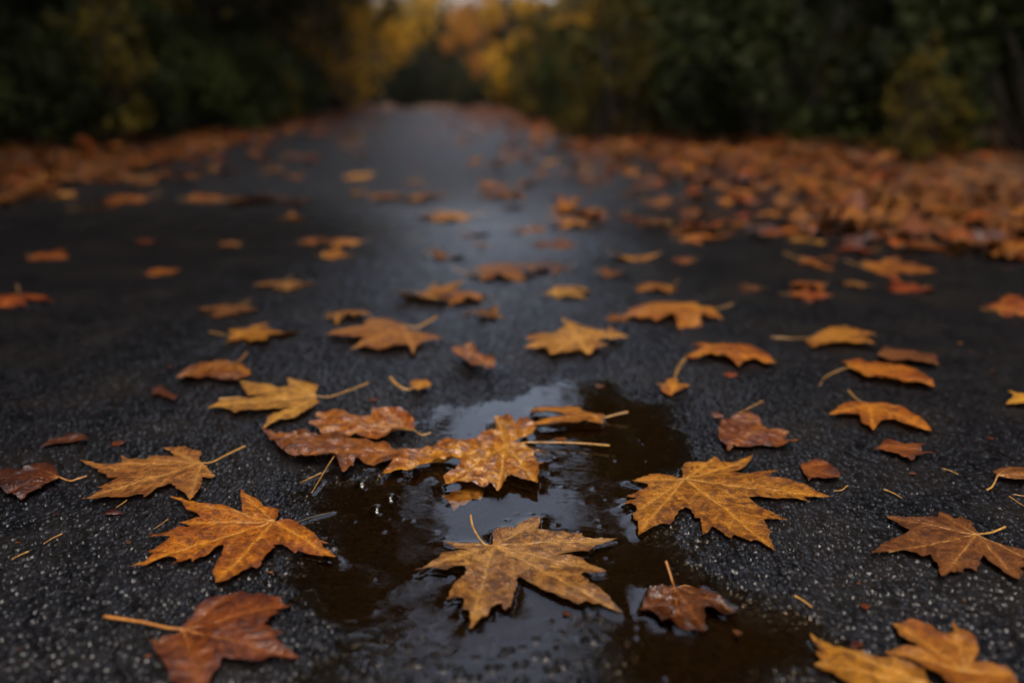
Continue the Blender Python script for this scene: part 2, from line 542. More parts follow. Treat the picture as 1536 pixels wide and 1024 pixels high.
HERO = [
 dict(o=(620, 760, 4.8), mode='float', mat='soaked', seed=3, arch=0.0011, curl=.006, rough=.0032,
  label='large tan maple leaf floating in the middle of the puddle, its short stem standing up',
  base=(575, 285), tips=[(100, 452), (412, 885), (1450, 745), (1330, 475), (1430, 258), (880, 125), (260, 272)],
  stem=[(575, 285), (512, 268), (455, 195), (425, 130), (412, 58)], lift=.012,
  pts=[(560, 282), (440, 265), (228, 268), (265, 288), (300, 315), (390, 322), (330, 335), (255, 348), (200, 362), (185, 392), (140, 405),
   (100, 440), (60, 470), (5, 495), (60, 492), (120, 472), (190, 478), (240, 490), (290, 465), (370, 462), (385, 490), (345, 550),
   (300, 590), (282, 630), (235, 698), (300, 682), (355, 682), (370, 720), (352, 785), (400, 785), (415, 840), (400, 905), (430, 890),
   (470, 845), (540, 805), (565, 750), (600, 730), (640, 735), (660, 775), (700, 745), (715, 710), (725, 640), (750, 590), (738, 555),
   (765, 538), (800, 555), (870, 590), (950, 630), (1050, 680), (1150, 715), (1190, 728), (1240, 700), (1300, 728), (1340, 710),
   (1400, 735), (1510, 770), (1480, 735), (1390, 660), (1310, 590), (1200, 510), (1290, 500), (1390, 485), (1280, 440), (1225, 408),
   (1225, 395), (1130, 375), (990, 365), (1100, 362), (1200, 350), (1260, 345), (1310, 300), (1475, 252), (1380, 250), (1300, 248),
   (1230, 245), (1215, 205), (1150, 210), (1080, 205), (1010, 200), (900, 180), (915, 90), (850, 95), (780, 120), (730, 155),
   (660, 155), (620, 175), (575, 200), (572, 262)]),
 dict(o=(930, 670, 4.8), mode='edge', mat='gold', seed=5, arch=0.0018, curl=.007, rough=.0025,
  label='large golden brown maple leaf lying across the right edge of the puddle, stemless, veins pale',
  base=(468, 245), tips=[(85, 480), (150, 600), (1105, 750), (1490, 408), (930, 115), (682, 100), (100, 238)],
  pts=[(450, 240), (380, 215), (280, 205), (210, 205), (205, 218), (150, 225), (80, 238), (150, 262), (205, 290), (160, 318), (110, 345), (45, 365),
   (120, 370), (60, 395), (20, 425), (75, 415), (110, 425), (120, 450), (95, 480), (95, 520), (130, 540), (135, 640), (170, 620),
   (240, 580), (310, 565), (360, 575), (390, 530), (430, 480), (470, 458), (505, 470), (520, 510), (535, 540), (575, 540), (585, 590),
   (595, 655), (640, 620), (660, 595), (720, 630), (800, 680), (820, 655), (870, 670), (940, 700), (990, 690), (1060, 735), (1120, 775),
   (1100, 720), (1065, 645), (1100, 640), (1060, 620), (1035, 555), (1100, 560), (1205, 575), (1130, 530), (1060, 500), (990, 465),
   (920, 400), (960, 395), (1040, 405), (1130, 425), (1170, 412), (1270, 415), (1360, 448), (1320, 405), (1400, 405), (1525, 412),
   (1450, 385), (1380, 355), (1290, 320), (1200, 285), (1150, 275), (1080, 270), (1085, 240), (1165, 212), (1050, 220), (930, 225),
   (850, 215), (790, 205), (860, 185), (900, 170), (930, 140), (960, 100), (880, 115), (800, 130), (720, 130), (700, 105), (680, 85), (650, 110),
   (620, 130), (570, 125), (520, 135), (475, 130), (440, 165), (455, 210)]),
 dict(o=(190, 720, 4.8), mode='edge', mat='orange', seed=8, arch=0.0018, curl=.008, rough=.0038,
  label='orange red maple leaf with long pointed lobes, its right lobe dipping into the puddle edge',
  base=(1062, 318), tips=[(845, 125), (345, 180), (420, 352), (60, 652), (655, 765), (1480, 560)],
  pts=[(1090, 290), (1100, 230), (1050, 205), (990, 200), (900, 150), (825, 100), (820, 150), (840, 210), (835, 265), (800, 260), (750, 240),
   (700, 210), (600, 205), (510, 205), (450, 190), (380, 178), (305, 165), (360, 195), (410, 215), (430, 245), (480, 280), (540, 320),
   (450, 335), (375, 355), (440, 365), (480, 385), (370, 390), (290, 430), (170, 465), (250, 462), (320, 465), (270, 510), (210, 545),
   (150, 565), (200, 570), (130, 620), (25, 660), (120, 650), (230, 615), (300, 600), (370, 600), (335, 655), (400, 620), (465, 590),
   (480, 620), (500, 600), (570, 575), (640, 535), (700, 515), (690, 570), (650, 630), (628, 690), (640, 780), (700, 765), (760, 735),
   (830, 690), (900, 660), (940, 670), (970, 645), (1000, 590), (1040, 560), (1080, 530), (1060, 490), (1120, 495), (1180, 530),
   (1215, 560), (1240, 535), (1300, 545), (1400, 565), (1525, 575), (1500, 545), (1440, 510), (1390, 465), (1460, 475), (1390, 455),
   (1330, 400), (1240, 330), (1170, 310), (1100, 325), (1070, 330)]),
 dict(o=(110, 650, 4.8), mode='dry', mat='tan', seed=12, arch=0.0018, curl=.007, rough=.003,
  label='dry tan maple leaf on the asphalt left of the puddle, straight stem pointing up right',
  base=(925, 235), tips=[(100, 235), (350, 190), (90, 488), (838, 495), (1010, 322), (670, 132)],
  stem=[(925, 235), (1000, 205), (1120, 145), (1238, 90)], lift=.004,
  pts=[(905, 210), (925, 155), (870, 150), (810, 125), (720, 118), (645, 128), (700, 140), (740, 180), (640, 185), (550, 185), (530, 205),
   (440, 205), (345, 180), (355, 225), (280, 235), (220, 245), (140, 230), (50, 212), (100, 250), (190, 290), (185, 315), (240, 320),
   (250, 340), (330, 340), (270, 375), (180, 415), (220, 430), (150, 465), (60, 492), (150, 508), (250, 490), (310, 490), (400, 490),
   (460, 470), (505, 465), (515, 500), (560, 460), (610, 420), (690, 395), (740, 410), (740, 430), (790, 450), (820, 480), (840, 515),
   (870, 480), (905, 440), (925, 400), (930, 330), (990, 340), (1025, 315), (980, 280), (945, 245)]),
 dict(o=(150, 824, 4.8), mode='dry', mat='rust', seed=15, arch=0.0014, curl=.006, rough=.0034, puff=.003,
  label='wet rust brown maple leaf cut by the lower photo edge, thick stem pointing left',
  base=(600, 580), tips=[(900, 330), (1340, 380), (1420, 762), (720, 985), (440, 700)],
  stem=[(600, 580), (480, 560), (300, 520), (30, 480)], sr=.0011, lift=.003,
  pts=[(590, 580), (620, 520), (700, 410), (760, 360), (850, 325), (960, 315), (1020, 300), (1060, 320), (1130, 320), (1220, 340), (1300, 340),
   (1310, 370), (1385, 385), (1300, 420), (1240, 430), (1290, 460), (1230, 495), (1180, 545), (1270, 590), (1320, 600), (1260, 640),
   (1330, 690), (1450, 770), (1360, 780), (1250, 770), (1160, 810), (1080, 805), (980, 800), (890, 790), (860, 860), (800, 930), (760, 990),
   (700, 1010), (600, 1000), (510, 960), (470, 860), (400, 750), (400, 710), (450, 660), (530, 620)]),
 dict(o=(290, 550, 4.8), mode='dry', mat='tan', seed=18, arch=0.0056, curl=.012, rough=.003, sp=.003,
  label='light tan maple leaf raised on its lobes behind the wet leaf cluster, stem lying right',
  base=(890, 235), tips=[(690, 110), (345, 120), (110, 320), (490, 465)],
  stem=[(890, 235), (980, 215), (1120, 170), (1260, 115)], lift=.006,
  pts=[(880, 215), (905, 160), (850, 145), (770, 125), (680, 100), (690, 170), (620, 170), (540, 155), (450, 150), (330, 110), (360, 190),
   (400, 240), (480, 235), (570, 225), (480, 250), (400, 262), (280, 260), (190, 290), (95, 320), (190, 330), (260, 338), (300, 370),
   (340, 350), (450, 345), (560, 335), (690, 325), (600, 365), (540, 390), (530, 430), (485, 470), (560, 440), (640, 410), (740, 395),
   (820, 345), (880, 300), (920, 285), (890, 260)]),
 dict(o=(380, 600, 4.8), mode='edge', mat='rust', seed=21, arch=0.0018, curl=.006, puff=.004, rough=.0105,
  label='soaked crumpled brown orange leaf, left end of the wet cluster on the puddle edge',
  base=(1000, 390), tips=[(90, 290), (300, 440), (660, 540), (640, 320), (1150, 420)], veins=False,
  pts=[(60, 265), (110, 262), (180, 290), (270, 285), (360, 290), (450, 295), (520, 310), (600, 300), (650, 310), (750, 330), (850, 340),
   (950, 350), (1000, 380), (1100, 400), (1180, 420), (1050, 450), (940, 470), (820, 470), (730, 470), (720, 510), (650, 555), (600, 480),
   (520, 465), (430, 470), (370, 490), (330, 460), (230, 430), (160, 370), (100, 310)]),
 dict(o=(380, 600, 4.8), mode='edge', mat='wetgold', seed=24, arch=0.0070, curl=.010, puff=.003, rough=.008,
  label='yellow gold wet leaf lying behind the crumpled brown leaf of the cluster, short stub stem',
  base=(1150, 260), tips=[(440, 165), (420, 225), (620, 145), (940, 125), (560, 300)],
  stem=[(1150, 260), (1210, 250), (1275, 235)],
  pts=[(435, 160), (500, 160), (540, 150), (600, 140), (680, 170), (740, 190), (850, 180), (860, 130), (930, 120), (1010, 120), (1110, 140),
   (1160, 190), (1180, 250), (1100, 270), (1000, 300), (900, 330), (780, 330), (640, 320), (560, 310), (490, 295), (470, 270), (400, 240),
   (410, 215), (500, 205)]),
 dict(o=(600, 590, 4.8), mode='edge', mat='wetgold', seed=27, arch=0.0049, curl=.010, puff=.0045, rough=.0085,
  label='bright golden wet leaf, right end of the cluster, long thin stem across the puddle',
  base=(760, 405), tips=[(-110, 600), (330, 685), (710, 715), (985, 680), (1080, 462), (960, 290), (700, 205)],
  stem=[(760, 405), (905, 352), (1100, 352), (1300, 357), (1510, 374)], lift=.004,
  pts=[(860, 350), (950, 330), (990, 285), (940, 250), (900, 215), (855, 245), (830, 275), (810, 230), (760, 200), (680, 200), (680, 260),
   (700, 318), (580, 330), (570, 360), (480, 375), (430, 400), (330, 390), (250, 400), (180, 440), (60, 460), (0, 470), (-40, 510), (-136, 608),
   (34, 568), (84, 588), (224, 528), (324, 518), (430, 540), (440, 570), (380, 610), (310, 650), (330, 690), (430, 685), (520, 680),
   (600, 695), (650, 680), (710, 725), (745, 690), (770, 650), (800, 630), (870, 660), (990, 690), (1000, 620), (995, 565), (1075, 560),
   (1010, 540), (980, 510), (960, 485), (1090, 462), (1000, 440), (900, 420), (850, 405)]),
 dict(o=(600, 590, 4.8), mode='sub', mat='soaked', seed=30, arch=0.0005, curl=.0, rough=.001, veins=False,
  label='pale ragged leaf lobe under the puddle water, below the bright golden wet leaf',
  base=(560, 620), tips=[(390, 845), (460, 800), (575, 770)],
  pts=[(420, 640), (640, 620), (610, 700), (580, 770), (560, 760), (520, 760), (490, 790), (460, 805), (430, 800), (390, 850), (370, 810), (300, 745), (360, 730), (370, 700)]),
 dict(o=(600, 590, 4.8), mode='float', mat='gold', seed=33, arch=0.0070, curl=.014, rough=.004, sp=.003,
  label='folded amber leaf floating at the far side of the puddle beside the sky reflection',
  base=(1390, 190), tips=[(950, 130), (950, 250), (1200, 120), (1450, 240)], veins=False,
  stem=[(1400, 180), (1470, 170), (1560, 150), (1640, 132)], lift=.008,
  pts=[(940, 160), (960, 125), (1060, 120), (1130, 135), (1200, 115), (1290, 125), (1340, 160), (1400, 175), (1470, 172), (1460, 255),
   (1400, 250), (1300, 250), (1180, 260), (1000, 275), (940, 245), (1050, 215), (1200, 195), (1090, 180)]),
 dict(o=(1216, 740, 4.8), mode='dry', mat='brown', seed=36, arch=0.0018, curl=.008, rough=.0034,
  label='dull brown maple leaf on dark asphalt right of the puddle, short stem pointing up right',
  base=(1190, 320), tips=[(555, 186), (450, 465), (938, 625), (1495, 640), (1600, 505), (930, 160)],
  stem=[(1190, 320), (1300, 280), (1400, 240)], lift=.004,
  pts=[(1185, 300), (1150, 235), (1075, 185), (1030, 200), (980, 165), (925, 145), (905, 195), (830, 205), (740, 195), (640, 185), (540, 182),
   (610, 225), (660, 265), (710, 300), (640, 325), (580, 360), (500, 395), (430, 475), (500, 450), (570, 440), (660, 430), (720, 455),
   (790, 475), (860, 460), (880, 500), (910, 550), (935, 635), (1000, 600), (1050, 590), (1090, 600), (1110, 560), (1160, 555), (1195, 580),
   (1215, 510), (1240, 480), (1300, 530), (1380, 580), (1440, 625), (1500, 655), (1530, 600), (1500, 560), (1620, 530), (1510, 480), (1590, 465),
   (1440, 400), (1350, 380), (1240, 360)]),
 dict(o=(1200, 824, 4.571), mode='edge', mat='gold', seed=39, arch=0.0014, curl=.008, rough=.004,
  label='wet amber leaf cut by the lower photo edge, jagged lobe pointing to the puddle',
  base=(860, 960), tips=[(75, 600), (100, 780), (420, 990), (700, 1060)],
  pts=[(65, 585), (130, 625), (200, 650), (280, 680), (380, 720), (500, 760), (620, 780), (760, 830), (840, 860), (860, 920), (900, 1000),
   (800, 1080), (600, 1060), (400, 1000), (270, 910), (200, 850), (90, 790), (150, 775), (95, 720), (140, 700)]),
 dict(o=(1200, 824, 4.571), mode='dry', mat='yellow', seed=42, arch=0.0056, curl=.012, rough=.004,
  label='yellow brown leaf with upright tip, overlapping the wet amber leaf in the lower right corner',
  base=(1130, 870), tips=[(640, 505), (600, 685), (1045, 540), (1440, 880), (1210, 700)],
  pts=[(630, 500), (690, 520), (760, 510), (850, 535), (940, 590), (1000, 600), (1045, 600), (1040, 530), (1090, 590), (1150, 620), (1200, 670),
   (1215, 740), (1180, 810), (1270, 815), (1400, 840), (1450, 880), (1500, 960), (1400, 1020), (1200, 1050), (1050, 1000), (960, 900),
   (840, 840), (720, 770), (580, 680), (680, 680), (760, 700), (810, 690), (740, 640), (680, 600)]),
 dict(o=(930, 820, 4.8), mode='soak', mat='dark', seed=45, arch=0.0009, curl=.006, rough=.0085, puff=.003,
  label='dark soaked crumpled leaf sunk in the right part of the puddle, thin stem standing up',
  base=(390, 288), tips=[(150, 470), (440, 590), (600, 590), (840, 445), (600, 295)],
  stem=[(390, 285), (372, 230), (350, 160), (330, 100)], lift=.016,
  pts=[(380, 290), (300, 300), (210, 320), (160, 430), (130, 490), (240, 500), (300, 580), (400, 560), (450, 600), (540, 610), (620, 600),
   (600, 500), (700, 480), (770, 500), (850, 450), (760, 400), (700, 350), (620, 300), (580, 285), (500, 310), (430, 295)]),
 dict(o=(1050, 600, 4.8), mode='dry', mat='rust', seed=48, arch=0.0042, curl=.008, rough=.0075, veins=False, sp=.0028,
  label='wet red brown crumpled leaf on the puddle rim behind the large golden brown leaf',
  base=(440, 210), tips=[(210, 370), (350, 110), (700, 320), (630, 285)],
  pts=[(215, 140), (250, 120), (350, 105), (420, 150), (450, 205), (530, 240), (640, 280), (600, 310), (720, 320), (620, 345), (540, 355),
   (450, 345), (370, 350), (300, 345), (240, 345), (205, 378), (170, 320), (130, 270), (140, 190)]),
 dict(o=(1050, 600, 4.8), mode='dry', mat='rust', seed=51, arch=0.0014, curl=.004, rough=.0035,
  label='small oval red brown leaf flat on asphalt, right of the large golden brown leaf tip',
  base=(740, 500), tips=[(1000, 580), (850, 590), (900, 470)], veins=False, group='small leaves on the wet road',
  pts=[(720, 480), (780, 460), (870, 455), (940, 485), (1010, 560), (990, 595), (900, 600), (840, 575), (780, 605), (750, 550)]),
 dict(o=(1216, 560, 4.8), mode='dry', mat='orange', seed=54, arch=0.0070, curl=.012, rough=.003, sp=.003, veins=False,
  label='orange tented maple leaf on dark asphalt, stem pointing up left, above the narrow brown leaf',
  base=(415, 265), tips=[(120, 328), (450, 435), (885, 450), (630, 268)],
  stem=[(415, 265), (340, 190), (270, 120)], lift=.012,
  pts=[(400, 240), (300, 235), (230, 250), (190, 290), (115, 330), (200, 335), (300, 335), (350, 340), (360, 385), (420, 410), (450, 440),
   (480, 400), (530, 370), (600, 370), (650, 385), (720, 420), (800, 430), (890, 455), (830, 400), (740, 335), (690, 290), (640, 265),
   (560, 250), (470, 235)]),
 dict(o=(1216, 560, 4.8), mode='dry', mat='rust', seed=57, arch=0.0042, curl=.010, rough=.004, sp=.003, veins=False,
  label='narrow wet brown leaf below the orange tented leaf, two thin tips to the right',
  base=(500, 565), tips=[(835, 542), (905, 605), (690, 635)], group='small leaves on the wet road',
  pts=[(440, 570), (490, 560), (540, 520), (620, 535), (720, 545), (840, 540), (780, 570), (790, 600), (910, 605), (800, 620), (760, 640),
   (720, 670), (690, 640), (600, 610), (520, 580)]),
 dict(o=(1216, 560, 4.8), mode='dry', mat='brown', seed=60, arch=0.0070, curl=.010, rough=.003, sp=.003,
  label='humped brown leaf at the right photo edge with a hooked stem bent down',
  base=(1340, 765), tips=[(1640, 780), (1450, 710), (1560, 805)],
  stem=[(1340, 765), (1310, 810), (1265, 840)], lift=-.002,
  pts=[(1300, 745), (1380, 715), (1450, 705), (1540, 720), (1620, 740), (1650, 790), (1560, 810), (1460, 800), (1370, 780), (1340, 765)]),
 dict(o=(0, 600, 4.8), mode='dry', mat='dark', seed=63, arch=0.0014, curl=.006, rough=.0055, puff=.003,
  label='dark wet leaf cut by the left photo edge, stem pointing to the dry tan leaf',
  base=(425, 575), tips=[(220, 495), (-60, 600), (160, 730), (60, 690)],
  stem=[(425, 575), (500, 580), (560, 565), (625, 545)], sr=.0008,
  pts=[(425, 550), (400, 520), (370, 490), (290, 485), (210, 490), (240, 515), (160, 530), (60, 525), (0, 545), (-80, 600), (-40, 660),
   (60, 700), (160, 740), (230, 700), (300, 670), (350, 630), (430, 600)]),
 dict(o=(0, 400, 3.2), mode='dry', mat='rust', seed=66, arch=0.0070, curl=.008, rough=.006, sp=.0035, veins=False,
  label='wet red brown leaf touching the raised light tan leaf, stem pointing up right',
  base=(1110, 490), tips=[(855, 545), (1000, 480), (1200, 530)],
  stem=[(1110, 490), (1150, 450), (1185, 410)], lift=.012,
  pts=[(850, 545), (920, 500), (990, 480), (1060, 465), (1110, 480), (1160, 500), (1210, 530), (1150, 555), (1080, 565), (1000, 550), (920, 555)]),
 dict(o=(460, 430, 4.8), mode='dry', mat='tan', seed=69, arch=0.0098, curl=.014, rough=.003, sp=.0038, veins=False,
  label='light tan maple leaf standing on its lobes beyond the puddle, thick stem raised up right',
  base=(700, 320), tips=[(120, 352), (320, 478), (770, 505), (990, 395), (430, 265)],
  stem=[(700, 330), (800, 290), (940, 215)], lift=.02, sr=.0015,
  pts=[(690, 300), (600, 260), (430, 255), (410, 310), (330, 320), (220, 335), (110, 350), (200, 380), (300, 400), (420, 410), (370, 450),
   (310, 480), (420, 465), (480, 480), (560, 480), (620, 470), (730, 460), (770, 515), (790, 460), (850, 430), (1000, 395), (900, 385),
   (800, 365), (720, 350)]),
 dict(o=(780, 440, 4.8), mode='dry', mat='tan', seed=72, arch=0.0098, curl=.018, rough=.004, sp=.0038, veins=False,
  label='pale gold maple leaf with curled upright lobes on asphalt straight beyond the puddle',
  base=(420, 370), tips=[(295, 205), (40, 405), (210, 465), (500, 460), (640, 275), (770, 345)],
  pts=[(290, 200), (380, 250), (450, 285), (550, 310), (630, 320), (640, 265), (680, 320), (780, 345), (700, 370), (600, 370), (550, 380),
   (640, 415), (540, 430), (500, 465), (440, 440), (330, 450), (220, 470), (190, 430), (20, 410), (120, 380), (40, 350), (130, 320),
   (250, 330), (300, 290), (330, 260)]),
 dict(o=(900, 380, 2.415), mode='dry', mat='orange', seed=75, arch=0.0112, curl=.014, rough=.004, sp=.0038, veins=False,
  label='arched orange brown leaf beyond the puddle, long stem curling down on its left',
  base=(320, 380), tips=[(430, 342), (635, 408), (500, 422), (400, 385)],
  stem=[(310, 385), (285, 420), (270, 450)], lift=-.003,
  pts=[(300, 390), (380, 355), (330, 340), (430, 338), (530, 350), (590, 370), (640, 410), (600, 418), (560, 400), (500, 425), (460, 400),
   (400, 385), (340, 395)]),
 dict(o=(900, 380, 2.415), mode='dry', mat='gold', seed=78, arch=0.0112, curl=.016, rough=.004, sp=.004, veins=False,
  label='amber leaf with a bright upturned tip and long level stem beyond two stacked leaves',
  base=(750, 320), tips=[(890, 280), (1000, 310), (1005, 348), (835, 338)],
  stem=[(750, 320), (690, 308), (620, 302)], lift=.002,
  pts=[(740, 330), (830, 290), (890, 275), (940, 295), (1000, 310), (940, 320), (1010, 350), (900, 345), (830, 340), (770, 350)]),
 dict(o=(900, 380, 2.415), mode='dry', mat='brown', seed=81, arch=0.0084, curl=.014, rough=.004, sp=.004, veins=False,
  label='brown leaf lying directly behind the orange leaf with the hooked stem',
  base=(1010, 380), tips=[(1220, 418), (1100, 372), (1060, 405)],
  pts=[(1000, 390), (1030, 350), (1100, 370), (1200, 390), (1230, 420), (1150, 410), (1060, 405)]),
 dict(o=(900, 380, 2.415), mode='dry', mat='orange', seed=84, arch=0.0084, curl=.014, rough=.004, sp=.004, veins=False,
  label='orange leaf with a hooked stem on its left, in front of a brown leaf',
  base=(900, 430), tips=[(890, 398), (1140, 438), (1200, 495), (965, 462)],
  stem=[(900, 430), (850, 430), (815, 450), (795, 480)], lift=-.003,
  pts=[(880, 395), (960, 410), (1060, 420), (1140, 435), (1200, 480), (1210, 500), (1130, 490), (1060, 480), (1020, 470), (960, 465), (900, 430)]),
 dict(o=(780, 440, 4.8), mode='dry', mat='yellow', seed=87, arch=0.0056, curl=.012, rough=.004, sp=.003, veins=False,
  label='tiny bright orange three lobed leaf at the far rim of the puddle, thin stem up',
  base=(1125, 650), tips=[(985, 660), (1090, 715), (1215, 675)], group='small leaves on the wet road',
  stem=[(1125, 640), (1118, 580), (1150, 500), (1200, 460)], lift=.012, sr=.0006,
  pts=[(980, 650), (1040, 660), (1090, 615), (1130, 620), (1140, 665), (1220, 665), (1210, 690), (1130, 715), (1085, 725), (1030, 710)]),
 dict(o=(1216, 560, 4.8), mode='dry', mat='yellow', seed=90, arch=0.0070, curl=.014, rough=.004, sp=.003, veins=False,
  label='yellow orange leaf cut by the right photo edge, two short lobes showing',
  base=(1560, 220), tips=[(1415, 155), (1405, 238), (1590, 225)],
  pts=[(1410, 150), (1480, 185), (1540, 190), (1600, 230), (1540, 255), (1400, 240), (1450, 205)]),
 dict(o=(460, 430, 4.8), mode='dry', mat='rust', seed=93, arch=0.0112, curl=.02, rough=.008, sp=.0035, veins=False,
  label='small curled dark red leaf standing up on the asphalt just beyond the puddle',
  base=(1200, 560), tips=[(1050, 500), (1180, 480), (1350, 610)], group='small leaves on the wet road',
  pts=[(1040, 490), (1130, 490), (1190, 470), (1240, 540), (1360, 590), (1350, 640), (1260, 620), (1180, 620), (1130, 590), (1060, 560)]),
 dict(o=(460, 430, 4.8), mode='dry', mat='gold', seed=96, arch=0.0056, curl=.012, rough=.005, sp=.003, veins=False,
  label='tiny orange leaf scrap with a thick curved yellow stem, behind the wet cluster',
  base=(770, 740), tips=[(900, 710), (830, 700)], group='small leaves on the wet road',
  stem=[(770, 745), (720, 740), (650, 705), (600, 650)], lift=.012, sr=.0015,
  pts=[(740, 720), (770, 690), (830, 690), (910, 710), (870, 750), (790, 760)]),
 dict(o=(0, 600, 4.8), mode='dry', mat='dark', seed=99, arch=0.0009, curl=.005, rough=.004, sp=.003, veins=False,
  label='faint dark red leaf flat on the asphalt above the dark wet leaf at the left',
  base=(620, 290), tips=[(285, 338), (400, 295), (510, 318)], group='small leaves on the wet road',
  pts=[(280, 340), (400, 290), (500, 260), (620, 270), (640, 310), (500, 320), (380, 330)]),
 dict(o=(0, 400, 3.2), mode='dry', mat='dark', seed=102, arch=0.0018, curl=.006, rough=.004, sp=.003, veins=False,
  label='small dark red leaf on bare asphalt left of the raised light tan leaf',
  base=(740, 595), tips=[(845, 640), (790, 600)], group='small leaves on the wet road',
  pts=[(730, 590), (780, 585), (810, 610), (850, 630), (840, 650), (790, 635), (735, 620)]),
]

# ------------------------------------------------------------------ leaves grown from one shape, farther up the road
HALF = [(0, 0), (.08, -.06), (.2, -.09), (.36, -.13), (.31, -.04), (.36, .03), (.26, .1), (.38, .17), (.5, .2), (.52, .29), (.68, .43),
        (.5, .42), (.45, .5), (.34, .46), (.21, .43), (.25, .56), (.34, .69), (.2, .68), (.17, .8), (.08, .85), (0, 1.03)]
LEAF_SIZE = .155
def generic_leaf(seed, arch, curl, fold):
    rnd = np.random.default_rng(seed)
    h = np.array(HALF) + rnd.normal(0, .016, (len(HALF), 2))
    h2 = np.array(HALF) + rnd.normal(0, .016, (len(HALF), 2))
    P = np.vstack([h, (h2 * [-1, 1])[1:-1][::-1]]) * LEAF_SIZE
    v, f = triangulate(densify(P, .008, .0006, rnd), .0075, rnd)
    base = (0, .0)
    tips = np.array([(.36, -.13), (.66, .42), (0, 1.0), (-.66, .42), (-.36, -.13)]) * LEAF_SIZE
    x, y = v[:, 0], v[:, 1]
    main = [(np.zeros(2), t) for t in tips]
    dm = segs_dist(x, y, main)
    ed = seg_dist(x, y, P)
    cen = np.array((0, .4 * LEAF_SIZE))
    rel = np.hypot(x - cen[0], y - cen[1]) / (.65 * LEAF_SIZE)
    z = .0015 * (1 - np.exp(-dm / .006)) + arch * np.clip(1 - rel ** 2, -1, 1)
    ca, sa = math.cos(fold[0]), math.sin(fold[0])
    q = (x - cen[0]) * ca + (y - cen[1]) * sa
    z = z + fold[1] * (q / LEAF_SIZE) ** 2
    z = z + curl * np.clip(rel - .2, 0, 2) * (fbm(x * 18, y * 18, seed, 2) - .4)
    z = z + .008 * (fbm(x * 40, y * 40, seed + 4, 2) - .5)
    z = z - np.quantile(z, .04)
    vein = np.exp(-(dm / .0014) ** 2)
    return np.column_stack([x, y, z]), f, vein, np.exp(-ed / .004), np.exp(-dm / .008)

VAR = []
for i, (a, c, fo) in enumerate([(.006, .012, (0, -.012)), (.010, .018, (.6, .03)), (.013, .012, (1.2, -.03)), (.007, .03, (2.2, .05)),
                                (.004, .018, (1.57, .12)), (.018, .018, (0, -.04)), (.008, .035, (.3, .09)), (.005, .010, (2.8, .02))]):
    V, f, vn, ed, rb = generic_leaf(200 + i, a, c, fo)
    root = empty('maple_leaf')
    b = mesh_obj('blade', V, f, LM['tan'], root, True, {'vein': vn, 'edge': ed, 'rib': rb})
    pts = spline([(0, .002, float(V[0][2]) + .001), (.004, -.02, .005), (.010 * (-1) ** i, -.038, .004 + .003 * (i % 3)), (.018 * (-1) ** i, -.056, .003 + .007 * (i % 3))], 4)
    tv, tf = tube_arrays(pts, .0007, .0011, 6)
    s = mesh_obj('stem', tv, tf, STEM, root)
    VAR.append((root, b, s))
USED = set()
MISC_GROUP = 'fallen maple leaves on the wet road'

def place_leaf(x, y, size, rot, var, mat, label, group, tilt=(0, 0), lift=0.0, z=None):
    root, b, s = VAR[var]
    if var in USED:
        root, b, s = root.copy(), b.copy(), s.copy()
        for o in (root, b, s):
            COL.objects.link(o)
        b.parent = s.parent = root
    USED.add(var)
    sc = size / (LEAF_SIZE * 1.22)
    if z is None:
        z = float(macro(np.array([x]), np.array([y]))[0]) + .002
    root.location = (x, y, z + lift)
    root.rotation_euler = (tilt[0], tilt[1], rot)
    root.scale = (sc, sc, sc)
    b.material_slots[0].link = 'OBJECT'
    b.material_slots[0].material = LM[mat]
    tag(root, label, 'leaf', group)
    return root

